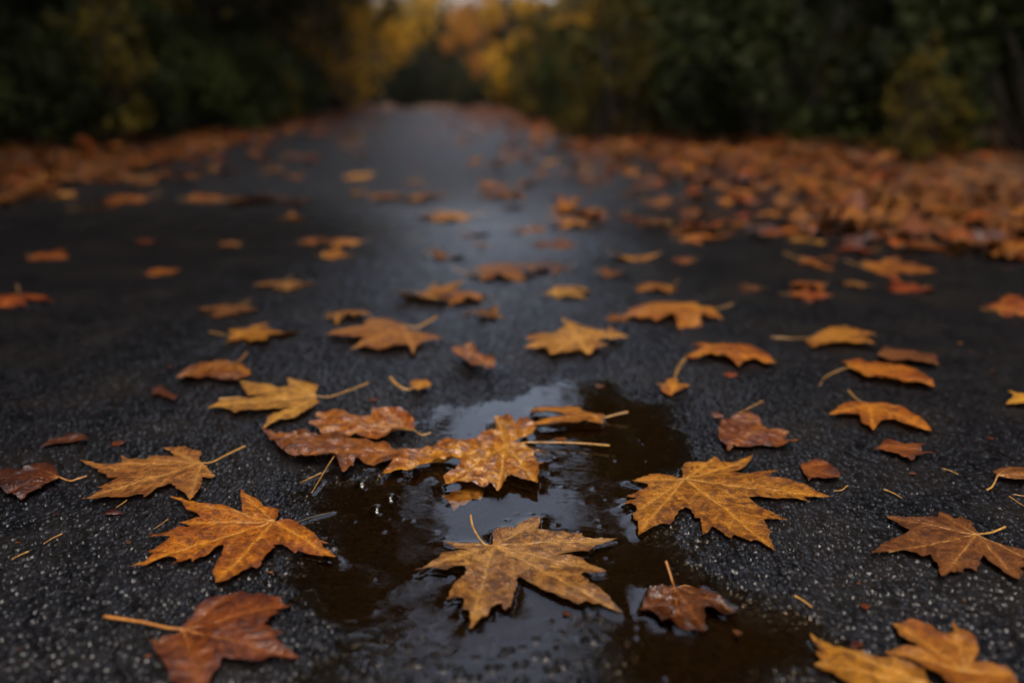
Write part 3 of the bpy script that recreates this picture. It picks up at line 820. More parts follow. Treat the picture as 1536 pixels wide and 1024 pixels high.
# (photo x, photo y, width in photo pixels, turn, shape, colour, label)
MID = [
 (362, 493, 128, 80, 1, 'yellow', 'yellow brown leaf lying alone on asphalt above the leaf with the raised stem'),
 (40, 437, 110, 200, 2, 'orange', 'long orange leaf at the left photo edge, sloping up to the right'),
 (250, 407, 62, 60, 0, 'orange', 'small orange leaf on bare asphalt right of the long orange leaf'),
 (60, 380, 74, 100, 7, 'orange', 'flat orange brown leaf near the left photo edge, above the long orange one'),
 (230, 361, 40, 30, 3, 'orange', 'tiny orange leaf, first of the two small leaves on the empty left lane'),
 (355, 363, 42, 150, 3, 'gold', 'tiny dull gold leaf, nearer the road middle of the two on the empty left lane'),
 (445, 328, 46, 20, 4, 'tan', 'small pale tan leaf standing out bright on grey asphalt in the left lane'),
 (435, 417, 88, 190, 7, 'brown', 'pinkish brown flat leaf in the left lane, above the curled tan leaf'),
 (362, 452, 90, 170, 7, 'brown', 'dim brown leaf just above the lone yellow brown leaf'),
 (488, 380, 56, 75, 1, 'yellow', 'yellow leaf under the small dull gold pair in the left lane'),
 (457, 360, 48, 120, 0, 'gold', 'small gold leaf just behind a yellow leaf in the left lane'),
 (536, 361, 74, 110, 2, 'yellow', 'bright yellow orange leaf between the left lane and the road middle'),
 (525, 264, 62, 40, 1, 'tan', 'tan leaf far up the left side of the grey sheen'),
 (220, 297, 98, 95, 2, 'gold', 'wide gold brown leaf just off the left leaf drift'),
 (358, 298, 112, 80, 0, 'brown', 'wide brown leaf off the left leaf drift, darker on its right end'),
 (105, 292, 46, 10, 4, 'tan', 'small pale tan leaf near the left drift, above a brown one'),
 (130, 312, 82, 200, 7, 'brown', 'dim brown leaf below the small pale tan leaf near the left drift'),
 (178, 270, 48, 130, 3, 'orange', 'small orange leaf touching the left leaf drift'),
 (214, 264, 52, 15, 1, 'gold', 'small gold leaf on the front border of the left leaf drift'),
 (12, 303, 52, 75, 0, 'tan', 'pale leaf cut by the left photo edge in front of the drift'),
 (507, 467, 76, 95, 5, 'tan', 'arched pinkish tan leaf with a dark hollow beneath, left of the road middle'),
 (632, 434, 104, 215, 6, 'tan', 'big pale tan leaf with upright lobes in a pair in the road middle'),
 (718, 441, 96, 85, 5, 'gold', 'dark gold leaf touching the big pale tan leaf in the road middle'),
 (722, 406, 132, 92, 5, 'brown', 'long brown arched leaf behind the pair of leaves in the road middle'),
 (655, 380, 66, 60, 4, 'brown', 'small brown leaf with a pale far end, road middle'),
 (706, 350, 62, 20, 3, 'tan', 'pinkish pale leaf in the road middle, above a small gold one'),
 (716, 366, 36, 140, 0, 'gold', 'tiny gold leaf in front of the pinkish pale leaf'),
 (698, 323, 104, 85, 2, 'tan', 'wide tan leaf lying across the road middle'),
 (604, 294, 68, 70, 1, 'yellow', 'yellow leaf at the left end of a row of brown leaves'),
 (660, 291, 80, 100, 0, 'brown', 'brown leaf in the middle of a row across the road'),
 (735, 290, 86, 60, 2, 'brown', 'reddish brown leaf at the right end of a row across the road'),
 (790, 341, 58, 30, 6, 'gold', 'curled gold leaf right of the pinkish pale leaf'),
 (848, 366, 74, 85, 7, 'brown', 'flat brown leaf below the big pale folded leaf'),
 (874, 335, 80, 75, 5, 'tan', 'big pale folded leaf with a dark right end, right of the road middle'),
 (838, 397, 76, 95, 5, 'dark', 'dark hollow leaf right of the road middle'),
 (830, 436, 82, 90, 2, 'tan', 'plain tan oval looking leaf, below the dark hollow leaf'),
 (745, 470, 56, 40, 6, 'brown', 'small pale brown curled leaf right of the road middle pair'),
 (946, 386, 82, 185, 6, 'yellow', 'yellow leaf with upturned edges behind the big arched yellow leaf'),
 (904, 406, 56, 60, 4, 'brown', 'small brown leaf beside the dark hollow leaf'),
 (940, 471, 34, 80, 1, 'yellow', 'tiny bright yellow leaf left of the big arched yellow leaf'),
 (1000, 425, 80, 100, 2, 'gold', 'gold brown leaf directly behind the big arched yellow leaf'),
 (1042, 459, 156, 95, 5, 'yellow', 'big arched yellow leaf with upright stem, right of the road middle'),
 (1130, 428, 60, 85, 7, 'brown', 'flat brown leaf right of the upright stem'),
 (1186, 437, 70, 70, 3, 'orange', 'orange brown leaf at the centre of a row on the right lane'),
 (1220, 424, 64, 100, 5, 'orange', 'dark orange leaf overlapping its orange brown neighbour'),
 (1290, 424, 50, 60, 2, 'brown', 'small pinkish brown leaf at the right of the row'),
 (1376, 426, 82, 95, 6, 'orange', 'orange leaf with a raised right tip, alone on the right lane'),
 (1488, 458, 112, 88, 2, 'orange', 'wide orange leaf cut by the right photo edge'),
 (1200, 385, 112, 90, 7, 'gold', 'long flat gold leaf joined to another on the right lane'),
 (1292, 394, 112, 80, 7, 'gold', 'second of the two long flat gold leaves on the right lane'),
 (1298, 372, 68, 95, 2, 'orange', 'orange oval looking leaf behind the long flat gold pair'),
 (1192, 343, 94, 85, 0, 'orange', 'wide orange brown leaf at the front border of the right drift'),
 (1284, 346, 54, 70, 1, 'brown', 'pinkish brown leaf at the front border of the right drift'),
 (1072, 352, 58, 15, 6, 'brown', 'crumpled pale brown leaf left of the right drift'),
 (1022, 356, 66, 90, 2, 'orange', 'orange brown leaf left of the crumpled pale brown one'),
 (1032, 386, 60, 70, 0, 'gold', 'gold leaf between the crumpled pale brown leaf and the yellow leaf'),
 (1215, 298, 44, 80, 4, 'yellow', 'bright yellow leaf, the lightest in the right drift'),
 (1178, 283, 32, 20, 6, 'tan', 'small pale round looking leaf above the bright yellow one in the right drift'),
 (1076, 246, 48, 75, 4, 'yellow', 'yellow leaf at the far front of the right drift'),
 (1404, 368, 54, 110, 1, 'orange', 'bright orange leaf at the right, first of a chain of three'),
 (1442, 379, 44, 40, 6, 'gold', 'gold leaf, middle of a chain of three at the right'),
 (1492, 381, 84, 80, 3, 'orange', 'brown orange leaf, last of a chain of three at the right'),
 (1520, 354, 46, 130, 4, 'brown', 'pale brown leaf at the right photo edge above the chain of three'),
]

# ------------------------------------------------------------------ build: leaves
for sp_ in HERO:
    hero_leaf(sp_)

def px_depth(x, y):
    return y * math.cos(PITCH) + H * math.sin(PITCH)

for i, (px, py, wpx, rot, var, mat, label) in enumerate(MID):
    x, y, _ = at(px, py, .012)
    size = wpx / F * px_depth(x, y)
    g = 'small leaves on the wet road' if size < .11 else MISC_GROUP
    size = max(.06, min(size, .30))
    place_leaf(x, y - size * .2, size, R(rot) + random.choice((0, math.pi)) + random.uniform(-.5, .5), var, mat, label, g, (random.uniform(-.10, .10), random.uniform(-.12, .12)))

pal = ['brown', 'orange', 'gold', 'rust', 'tan', 'yellow', 'dark']
def scatter(n, ufn, v0, v1, wts, label, group, tilt, smin=.10, smax=.19, lift=0.0, vp=1.0):
    for k in range(n):
        v = v0 + (v1 - v0) * random.random() ** vp
        u = ufn(v)
        x, y = road(u, v)
        z = float(verge_z(np.array([u]), np.array([v]))[0]) if abs(u) > 1.95 else None
        place_leaf(x, y, random.uniform(smin, smax), random.uniform(0, 6.28), random.randrange(8), random.choices(pal, wts)[0],
                   label, group, (random.gauss(0, tilt), random.gauss(0, tilt)), lift, z)

def verge_z(u, v):
    a = np.abs(u)
    z = -.045 + .055 * sstep(1.7, 2.05, a) + .06 * sstep(2.0, 3.6, a) + .35 * sstep(4, 14, a)
    return z + sstep(1.8, 2.6, a) * .05 * (fbm(u * 2.3, v * 2.3, 31, 3) - .5) + sstep(4, 10, a) * .4 * (fbm(u * .3, v * .3, 33, 2) - .5)

W1 = [5, 4, 3.5, 2.5, 2, 1.2, 1.5]
scatter(36, lambda v: random.uniform(max(.45, 1.95 - 1.1 * (v - 1.75)), 1.95), 2.15, 4.4, W1,
        'one of the loose wet leaves crowding the right edge of the road', 'leaves along the right road edge', .07, .08, .15)
scatter(52, lambda v: max(1.95 - 1.25 * (v - 1.75), 1.98 - abs(random.gauss(0, .75)), .45), 2.3, 7.5, W1,
        'one of the loose wet leaves crowding the right edge of the road', 'leaves along the right road edge', .12, vp=1.2)
scatter(36, lambda v: -1.95 + abs(random.gauss(0, .18)) - random.uniform(0, .5), 3.6, 9.5, W1,
        'one of the loose wet leaves crowding the left edge of the road', 'leaves along the left road edge', .12)
scatter(78, lambda v: random.uniform(-1.1, 1.6), 3.6, 17, [3, 4, 3, 2, 3, 1, 1],
        'one of the far blurred leaves strewn over the grey road ahead', 'far leaves on the road ahead', .07, vp=1.3)

# small scraps, needles and twigs
def scrap(px, py, wpx, mat, label, seed):
    x, y, _ = at(px, py, .006)
    s = wpx / F * px_depth(x, y)
    rnd = np.random.default_rng(seed)
    n = 9
    a = np.sort(rnd.uniform(0, 6.28, n))
    r = s * .5 * rnd.uniform(.55, 1.0, n)
    P = np.column_stack([np.cos(a) * r, np.sin(a) * r * .8])
    P = densify(P, s * .12, s * .01, rnd)
    try:
        v, f = triangulate(P, s * .13, rnd)
    except Exception:
        return
    z = s * .22 * (fbm(v[:, 0] / s * 3 + seed, v[:, 1] / s * 3, seed, 3))
    g = max(float(macro(np.array([x]), np.array([y]))[0]) + .0018, .0004)
    o = mesh_obj('leaf_scrap', np.column_stack([v, z]), f, LM[mat], None, True, {'vein': np.zeros(len(v)), 'edge': np.zeros(len(v))})
    o.location = (x, y, g)
    md = o.modifiers.new('thickness', 'SOLIDIFY')
    md.thickness, md.offset = .0006, -1
    tag(o, label, 'leaf scrap', 'torn leaf scraps on the road')

SCRAPS = [
 (408, 851, 16, 'tan', 'small pale scrap at the puddle edge under the orange red leaf'),
 (192, 814, 12, 'brown', 'tiny brown scrap on the asphalt left of the orange red leaf'),
 (222, 984, 13, 'tan', 'pale scrap on the asphalt beside the thick stem of the rust brown leaf'),
 (230, 962, 20, 'rust', 'thin rust scrap under the thick stem of the rust brown leaf'),
 (560, 601, 24, 'rust', 'dark red scrap between the yellow gold leaf and the tiny leaf with curved stem'),
 (1368, 712, 14, 'orange', 'orange scrap under the narrow wet brown leaf'),
 (1482, 660, 20, 'orange', 'orange scrap at the right, above the humped brown leaf'),
 (1076, 620, 34, 'rust', 'flat rust scrap by the red brown crumpled leaf'),
 (1095, 565, 30, 'orange', 'small orange scrap fallen beside the arched orange brown leaf'),
 (900, 575, 20, 'rust', 'rust scrap at the far dark rim of the puddle'),
 (1300, 905, 26, 'rust', 'dark rust scrap on the wet ground above the amber leaf'),
 (1282, 962, 34, 'rust', 'wet rust scrap with a glint between the two lower right leaves'),
 (170, 773, 34, 'rust', 'rust scrap just below the dry tan leaf'),
 (180, 668, 26, 'rust', 'red brown scrap right of the faint dark red leaf'),
 (850, 912, 18, 'dark', 'dark scrap in the shallow water below the floating tan leaf'),
 (1106, 940, 18, 'brown', 'brown scrap in the puddle right of the dark sunk leaf'),
 (840, 655, 24, 'gold', 'amber scrap under the folded amber leaf in the puddle'),
 (1190, 935, 0, 'rust', ''),
 (700, 472, 16, 'brown', 'tiny brown scrap left of the small pale brown curled leaf'),
 (1440, 516, 14, 'tan', 'tiny pale scrap far right on the dark asphalt'),
]
for i, (px, py, w, m, lab) in enumerate(SCRAPS):
    if lab:
        scrap(px, py, w, m, lab, 300 + i)
for i in range(46):
    px, py = random.uniform(0, 1536), random.uniform(520, 1010)
    x, y, _ = at(px, py)
    if pud_sd(np.array([x]), np.array([y]))[0] > -.02:
        continue
    scrap(px, py, random.uniform(5, 11), random.choice(['rust', 'brown', 'dark', 'dark', 'rust', 'orange']),
          'one of the tiny brown leaf crumbs dotted over the asphalt', 400 + i)

def needle(name, pts, r, mat, label, cat, zoff=.0032):
    P = []
    for q in pts:
        x, y, _ = at(q[0], q[1], .006)
        g = max(float(macro(np.array([x]), np.array([y]))[0]) + zoff, .0009)
        P.append((x, y, g + (q[2] if len(q) > 2 else 0)))
    o0 = Vector(P[0])
    tv, tf = tube_arrays([Vector(p) - o0 for p in spline(P, 6)], r, r * .55, 6)
    o = mesh_obj(name, tv, tf, mat)
    o.location = o0
    tag(o, label, cat, 'needles and twigs on the ground')
    return P
NEEDLES = [
 ('pine_needle', [(507, 690, .014), (488, 710, .008), (467, 734)], .0006, 'long straw coloured needle leaning from the wet cluster into the puddle', 'needle'),
 ('pine_needle', [(482, 707, .002), (465, 712), (449, 720)], .0006, 'short curved needle left of the long straw coloured one', 'needle'),
 ('pine_needle', [(252, 780), (243, 787), (231, 795)], .0005, 'pale needle on the asphalt left of the orange red leaf', 'needle'),
 ('pine_needle', [(94, 803), (80, 809), (66, 818)], .0006, 'upper of two straw bits at the left photo edge', 'needle'),
 ('pine_needle', [(44, 829), (32, 834), (18, 841)], .0007, 'lower of two straw bits at the left photo edge', 'needle'),
 ('twig', [(1192, 889), (1205, 896), (1219, 906)], .0009, 'short orange twig at the dark right bank of the puddle', 'twig'),
 ('twig', [(1325, 736), (1338, 741), (1352, 749)], .0008, 'short orange twig between the small oval leaf and the dull brown leaf', 'twig'),
 ('pine_needle', [(1413, 705), (1425, 709), (1437, 714)], .0006, 'yellowish needle left of the humped brown leaf', 'needle'),
 ('pine_needle', [(1513, 746), (1525, 754), (1540, 763)], .0006, 'lower of two needles under the humped brown leaf', 'needle'),
 ('pine_needle', [(1520, 743), (1530, 745), (1541, 746)], .0005, 'upper of two needles under the humped brown leaf', 'needle'),
 ('twig', [(1271, 730), (1262, 737), (1250, 738)], .0007, 'hooked rust twig below the small oval red brown leaf', 'twig'),
 ('twig', [(191, 752), (183, 758), (174, 764)], .0007, 'thin rust twig touching the underside of the dry tan leaf', 'twig'),
 ('twig', [(328, 600), (345, 598), (362, 597)], .0012, 'pale twig lying left of the raised light tan leaf', 'twig'),
 ('twig', [(1145, 603), (1125, 612), (1105, 620)], .0007, 'dim brown twig behind the red brown crumpled leaf', 'twig'),
 ('twig', [(438, 783), (465, 771), (496, 762)], .0012, 'dark twig lying half in the water at the left puddle edge', 'twig'),
]
TWIG_LINES = []
for nm, pts, r, lab, cat in NEEDLES:
    P = needle(nm, pts, r, BARK if 'dark twig' in lab else NEEDLE, lab, cat)
    if 'dark twig' in lab or 'long straw' in lab or 'short curved' in lab:
        TWIG_LINES.append([p[:2] for p in P])

# ------------------------------------------------------------------ road sheet, fine where the grain can be seen
def build_road():
    ys = list(np.arange(-3, .36, .08))
    y = .38
    while y < 31.5:
        ys.append(y); y *= 1.0017 + .018 * float(sstep(2.9, 6.0, np.array(y)))
    ys = np.array(ys)
    nc = 1350
    s, c = math.sin(YAW), math.cos(YAW)
    ed = .10 * (fbm(ys * .9, ys * 0, 41, 3) - .5)
    lo_r = (-2.05 + ed - ys * s) / c
    hi_r = (2.05 + ed * .7 - ys * s) / c
    lim = np.maximum(ys, .3) * .80 + .02
    lim = np.where(ys < .37, 3.0, lim)
    L, Rr = np.maximum(lo_r, -lim), np.minimum(hi_r, lim)
    t = np.linspace(0, 1, nc)
    X = L[:, None] + (Rr - L)[:, None] * t[None, :]
    Y = np.repeat(ys[:, None], nc, 1)
    x, y = X.ravel(), Y.ravel()
    far = sstep(2.3, 4.4, y)
    mac = macro(x, y)
    near = (np.abs(x) < 1.0) & (y < 1.8)
    sd = np.full(x.shape, -1.0)
    sd[near] = pud_sd(x[near], y[near])
    silt = sstep(-.001, -.006, mac) * near
    sh = np.zeros(x.shape)
    sh[near] = np.where(inside(x[near], y[near], SHAL), sstep(0, .05, seg_dist(x[near], y[near], SHAL)), 0)
    amp = .0031 * (1 - .88 * silt * (1 - sh)) * (1 - far)
    amp = amp * (1 - .62 * sh)
    z = mac + amp * grains(x, y, .0053) + .0006 * (1 - far) * (1 - .8 * silt) * grains(x, y, .0021, 7.0)
    g2 = .0125                                       # a few tall stones break the puddle surface
    cx, cy = np.floor(x / g2), np.floor(y / g2)
    px_, py_ = (cx + .3 + .4 * hsh(cx, cy, 21)) * g2, (cy + .3 + .4 * hsh(cx, cy, 22)) * g2
    rr = .0012 + .0024 * hsh(cx, cy, 23) ** 2
    bump = np.sqrt(np.clip(1 - ((x - px_) ** 2 + (y - py_) ** 2) / rr ** 2, 0, 1)) * (hsh(cx, cy, 24) > .94) * near
    gs = grains(x, y, .0115, 31.0)
    z = np.where((sh > .05) & (gs > .46), np.maximum(z, -.0010 + sh * .0034 * (gs - .2)), z)
    z = np.where(y < .37, .004, z)
    n = len(ys)
    i = np.arange(n - 1)[:, None] * nc + np.arange(nc - 1)[None, :]
    f = np.stack([i, i + 1, i + 1 + nc, i + nc], -1).reshape(-1, 4)
    o = mesh_obj('road', np.column_stack([x, y, z]), f, ASPH, None, True, {'silt': silt * (1 - .25 * sh), 'far': far})
    tag(o, 'wet dark grey asphalt road strewn with fallen leaves', 'road', None, 'structure')
    # the rest of the carriageway either side of the fine sheet
    for side in (-1, 1):
        yy = np.concatenate([np.arange(.30, 2.6, .01)])
        lim = np.maximum(yy, .3) * .80 + .015
        inner = np.minimum(lim, np.abs(((2.05 * side - yy * s) / c)))
        outer = np.maximum(np.abs((2.05 * side - yy * s) / c), inner)
        m = 140
        tt = np.linspace(0, 1, m)
        X = side * (inner[:, None] + (outer - inner)[:, None] * tt[None, :])
        Y = np.repeat(yy[:, None], m, 1)
        zz = macro(X.ravel(), Y.ravel()) - .004 + .0027 * grains(X.ravel(), Y.ravel(), .0053)
        k = np.arange(len(yy) - 1)[:, None] * m + np.arange(m - 1)[None, :]
        ff = np.stack([k, k + 1, k + 1 + m, k + m], -1).reshape(-1, 4)
        if side < 0:
            ff = ff[:, ::-1]
        o2 = mesh_obj('road', np.column_stack([X.ravel(), Y.ravel(), zz]), ff, ASPH, None, True, {'silt': np.zeros(X.size), 'far': np.full(X.size, .35)})
        tag(o2, 'wet dark grey asphalt at the side of the lane', 'road', None, 'structure')
build_road()

def build_puddle():
    P = np.array(PUD)
    lo, hi = P.min(0) - .06, P.max(0) + .06
    st = .0021
    gx, gy = np.meshgrid(np.arange(lo[0], hi[0], st), np.arange(max(lo[1], .42), hi[1], st))
    nr, ncol = gx.shape
    x, y = gx.ravel(), gy.ravel()
    sd = pud_sd(x, y)
    z = np.zeros_like(x)
    for Q in FLOAT_OUTLINES:
        q0, q1 = Q.min(0) - .03, Q.max(0) + .03
        m = (x > q0[0]) & (x < q1[0]) & (y > q0[1]) & (y < q1[1])
        if m.any():
            d = seg_dist(x[m], y[m], Q)
            ins = inside(x[m], y[m], Q)
            z[m] = np.maximum(z[m], np.where(ins, -.0004, .0022 * np.exp(-d / .0065)))
    for Q in TWIG_LINES:
        d = seg_dist(x, y, Q, False)
        z = z + .0015 * np.exp(-(d / .004) ** 2)
    # broken water round the wet cluster and in the shallow
    for (cx, cy, r, a) in [(*at(590, 705)[:2], .07, .0016), (*at(545, 715)[:2], .05, .0012), (*at(690, 960)[:2], .16, .0005), (*at(860, 735)[:2], .05, .0006)]:
        d = np.hypot(x - cx, (y - cy) * 1.3)
        z = z + a * sstep(r, r * .3, d) * (fbm(x * 55, y * 95, 51, 2) - .5)
    g2 = .0125
    cx, cy = np.floor(x / g2), np.floor(y / g2)
    dd = np.hypot(x - (cx + .3 + .4 * hsh(cx, cy, 21)) * g2, y - (cy + .3 + .4 * hsh(cx, cy, 22)) * g2)
    z = z + .0008 * np.exp(-(dd / (.0011 + .0016 * hsh(cx, cy, 23))) ** 2) * (hsh(cx, cy, 24) > .94)
    z = z + .0003 * (fbm(x * 12, y * 12, 55, 2) - .5)
    keep = (sd > -.06).reshape(nr, ncol)
    i = np.arange(nr - 1)[:, None] * ncol + np.arange(ncol - 1)[None, :]
    k = keep[:-1, :-1] & keep[1:, :-1] & keep[:-1, 1:] & keep[1:, 1:]
    i = i[k]
    f = np.stack([i, i + 1, i + 1 + ncol, i + ncol], -1)
    used = np.unique(f)
    mp = np.full(len(x), -1)
    mp[used] = np.arange(len(used))
    o = mesh_obj('puddle', np.column_stack([x, y, z])[used], mp[f], WATER)
    tag(o, 'shallow brown puddle reflecting a strip of grey sky', 'puddle', None, 'structure')
build_puddle()

def dome(px, py, r):
    x, y, _ = at(px, py, 0)
    V, Fc = [], []
    n, m = 20, 7
    for j in range(m + 1):
        t = j / m
        rr = r * (1.18 * (1 - t) ** .3 if j == 0 else math.cos(t * math.pi / 2) ** .8)
        zz = r * .62 * math.sin(t * math.pi / 2) + .0003
        for k in range(n):
            a = 2 * math.pi * k / n
            V.append((rr * math.cos(a), rr * math.sin(a), zz))
    for j in range(m):
        for k in range(n):
            Fc.append((j * n + k, j * n + (k + 1) % n, (j + 1) * n + (k + 1) % n, (j + 1) * n + k))
    o = mesh_obj('water_bubble', V, Fc, WATER)
    o.location = (x, y, 0)
    return o
for px, py, r, lab in [(565, 764, .008, 'lowest and largest of the three round water bubbles left of the sky reflection'),
                       (586, 747, .008, 'round water bubble in the middle of three, near the wet cluster'),
                       (543, 726, .008, 'water bubble nearest the wet leaf cluster, behind the other two')]:
    tag(dome(px, py, r), lab, 'bubble', 'water bubbles on the puddle')

# ------------------------------------------------------------------ forest floor and leaf litter
def build_ground():
    us = np.concatenate([-np.geomspace(160, 6, 24), np.arange(-5.6, 5.7, .14), np.geomspace(6, 160, 24)])
    vs = np.concatenate([np.arange(-24, 0, 1.0), np.arange(0, 16, .14), np.arange(16, 46, .6), np.geomspace(46, 260, 20)])
    U, Vv = np.meshgrid(us, vs)
    z = verge_z(U.ravel(), Vv.ravel())
    z = z + sstep(31, 32.5, Vv.ravel()) * (.05 + .02 * fbm(U.ravel(), Vv.ravel(), 3)) * (np.abs(U.ravel()) < 2.6)
    X, Y = road(U.ravel(), Vv.ravel())
    n, m = U.shape
    i = np.arange(n - 1)[:, None] * m + np.arange(m - 1)[None, :]
    f = np.stack([i, i + 1, i + 1 + m, i + m], -1).reshape(-1, 4)
    o = mesh_obj('ground', np.column_stack([X, Y, z]), f, FLOOR)
    tag(o, 'brown forest floor either side of the road', 'ground', None, 'structure')
build_ground()

def build_litter(n):
    """uncountable fallen leaves on the verges"""
    base = np.array([(0, -.1), (.16, -.18), (.14, .02), (.5, .06), (.26, .24), (.42, .52), (.14, .44), (0, .85),
                     (-.14, .44), (-.42, .52), (-.26, .24), (-.5, .06), (-.14, .02), (-.16, -.18)])
    c = np.array([[0, .2]])
    pts = np.vstack([c, base])
    k = len(pts)
    tri = np.array([(0, 1 + j, 1 + (j + 1) % (k - 1)) for j in range(k - 1)])
    side = np.where(rng.random(n) < .6, 1, -1)
    v = .8 + 31 * rng.random(n) ** 1.35
    a = 1.72 + np.abs(rng.normal(0, 1, n)) * np.where(side > 0, .95, .85)
    a = np.maximum(.3, a - (rng.random(n) < np.where(side > 0, .36, .15)) * np.abs(rng.normal(0, .75, n)))
    a = np.maximum(a, np.minimum(1.75, np.where(side > 0, 1.95, 2.6) - np.where(side > 0, 1.25, .5) * (v - 1.75)))
    u = side * a
    x, y = road(u, v)
    z = np.where(a < 1.98, macro(x, y) + .004, verge_z(u, v) + .012) + rng.random(n) * .02
    s = rng.uniform(.07, .15, n)
    rot = rng.uniform(0, 6.28, n)
    tx, ty = rng.normal(0, .17, n), rng.normal(0, .17, n)
    q = np.zeros((n, k, 3))
    lx = pts[None, :, 0] * s[:, None]
    ly = pts[None, :, 1] * s[:, None]
    r2 = pts[:, 0] ** 2 + (pts[:, 1] - .2) ** 2
    bend = rng.normal(0, .5, n)[:, None] * r2[None, :] * s[:, None] + rng.normal(0, .06, (n, k)) * s[:, None]
    cr, sr = np.cos(rot)[:, None], np.sin(rot)[:, None]
    q[:, :, 0] = lx * cr - ly * sr
    q[:, :, 1] = lx * sr + ly * cr
    q[:, :, 2] = bend + q[:, :, 0] * tx[:, None] + q[:, :, 1] * ty[:, None]
    q[:, :, 2] -= q[:, :, 2].min(1)[:, None] * .8
    q += np.stack([x, y, z], 1)[:, None, :]
    f = (tri[None] + (np.arange(n) * k)[:, None, None]).reshape(-1, 3)
    names = ['brown', 'orange', 'rust', 'gold', 'tan', 'dark', 'yellow']
    fm = rng.choice(7, n, p=[.42, .13, .07, .15, .06, .14, .03])
    o = mesh_obj('leaf_litter', q.reshape(-1, 3), f, None, None, True, {'vein': np.zeros(n * k), 'edge': np.zeros(n * k), 'rib': np.tile(np.concatenate([[.8], np.full(k - 1, .12)]), n)},
                 [LM[j] for j in names], np.repeat(fm, len(tri)))
    tag(o, 'thick drift of fallen brown and orange leaves along both road edges', 'leaf litter', None, 'stuff')
build_litter(9000)

# ------------------------------------------------------------------ woods
def cards(cent, size, n, spread, rnd, flat=.6, squash=1.0):
    """n leaf-sized four-cornered leaves spread round centres"""
    cent = np.asarray(cent, float)
    idx = rnd.integers(0, len(cent), n)
    d = rnd.normal(0, 1, (n, 3))
    d /= np.linalg.norm(d, axis=1)[:, None]
    rad = rnd.random(n) ** .45
    c = cent[idx] + d * (rad * spread[idx])[:, None] * [1, 1, squash]
    nrm = rnd.normal(0, 1, (n, 3)) * [flat, flat, 1]
    nrm /= np.linalg.norm(nrm, axis=1)[:, None]
    a = np.cross(nrm, rnd.normal(0, 1, (n, 3)))
    a /= np.linalg.norm(a, axis=1)[:, None]
    b = np.cross(nrm, a)
    s = size * rnd.uniform(.6, 1.3, n)
    fold = nrm * (s * .18)[:, None]
    V = np.stack([c - a * s[:, None], c - b * (s * .55)[:, None] + fold, c + a * s[:, None], c + b * (s * .55)[:, None] + fold], 1)
    f = np.arange(n * 4).reshape(n, 4)
    return V.reshape(-1, 3), f, np.repeat(rnd.random(n), 4)

def tree_proto(seed, h, rad, ncl, n, mat, size, low=.14):
    rnd = np.random.default_rng(seed)
    root = empty('broadleaf_tree')
    lean = rnd.normal(0, .02 * h, 2)
    tr = [(lean[0] * k * k + .05 * math.sin(k * 7), lean[1] * k * k, h * .92 * k) for k in np.linspace(0, 1, 9)]
    tr[0] = (0, 0, -.4)
    V, Fc = tube_arrays(tr, .022 * h * .5 + .05, .03, 9)
    cent, spr = [], []
    for i in range(ncl):
        k = low + (1 - low) * (i + rnd.random()) / ncl
        a = rnd.uniform(0, 6.28)
        env = rad * (.55 + .6 * math.sin(math.pi * min(1, max(0, (k - low * .4))) ** .8)) * rnd.uniform(.45, 1)
        p = np.array([lean[0] * k * k + math.cos(a) * env, lean[1] * k * k + math.sin(a) * env, h * k])
        st = np.array([lean[0] * k * k, lean[1] * k * k, h * max(.05, k - .12)])
        v2, f2 = tube_arrays([st, st * .45 + p * .55 + np.array([0, 0, -.04 * h]), p], .028 + .05 * (1 - k), .012, 5, len(V))
        V += v2; Fc += f2
        cent.append(p); spr.append(rad * rnd.uniform(.26, .46))
    mesh_obj('trunk', V, Fc, BARK, root)
    v, f, t = cards(cent, size, n, np.array(spr), rnd)
    mesh_obj('crown', v, f, FOL[mat], root, False, {'tint': t})
    return root

def bush_proto(seed, w, h, ncl, n, mat, size):
    rnd = np.random.default_rng(seed)
    root = empty('bush')
    V, Fc, cent, spr = [], [], [], []
    for i in range(ncl):
        a, r = rnd.uniform(0, 6.28), w * .5 * rnd.random() ** .6
        z = h * (.12 + .85 * rnd.random() * (1 - .5 * (r / (w * .5)) ** 2))
        p = np.array([math.cos(a) * r, math.sin(a) * r, z])
        v2, f2 = tube_arrays([(p[0] * .15, p[1] * .15, -.1), p * [.5, .5, .6], p], .012, .004, 5, len(V))
        V += v2; Fc += f2
        cent.append(p); spr.append(w * rnd.uniform(.12, .22))
    mesh_obj('stems', V, Fc, BARK, root)
    v, f, t = cards(cent, size, n, np.array(spr), rnd, 1.0)
    mesh_obj('foliage', v, f, FOL[mat], root, False, {'tint': t})
    return root

FIRST = set()
def put(proto, u, v, rz, sc, label, cat, group, mat=None, dz=0.0):
    o = proto
    if proto.name in FIRST:
        o = proto.copy()
        COL.objects.link(o)
        for ch in list(proto.children):
            c = ch.copy()
            COL.objects.link(c)
            c.parent = o
    FIRST.add(proto.name)
    x, y = road(u, v)
    o.location = (x, y, float(verge_z(np.array([u]), np.array([v]))[0]) + dz)
    o.rotation_euler = (0, 0, rz)
    o.scale = (sc, sc, sc * random.uniform(.92, 1.1))
    tag(o, label, cat, group)
    return o

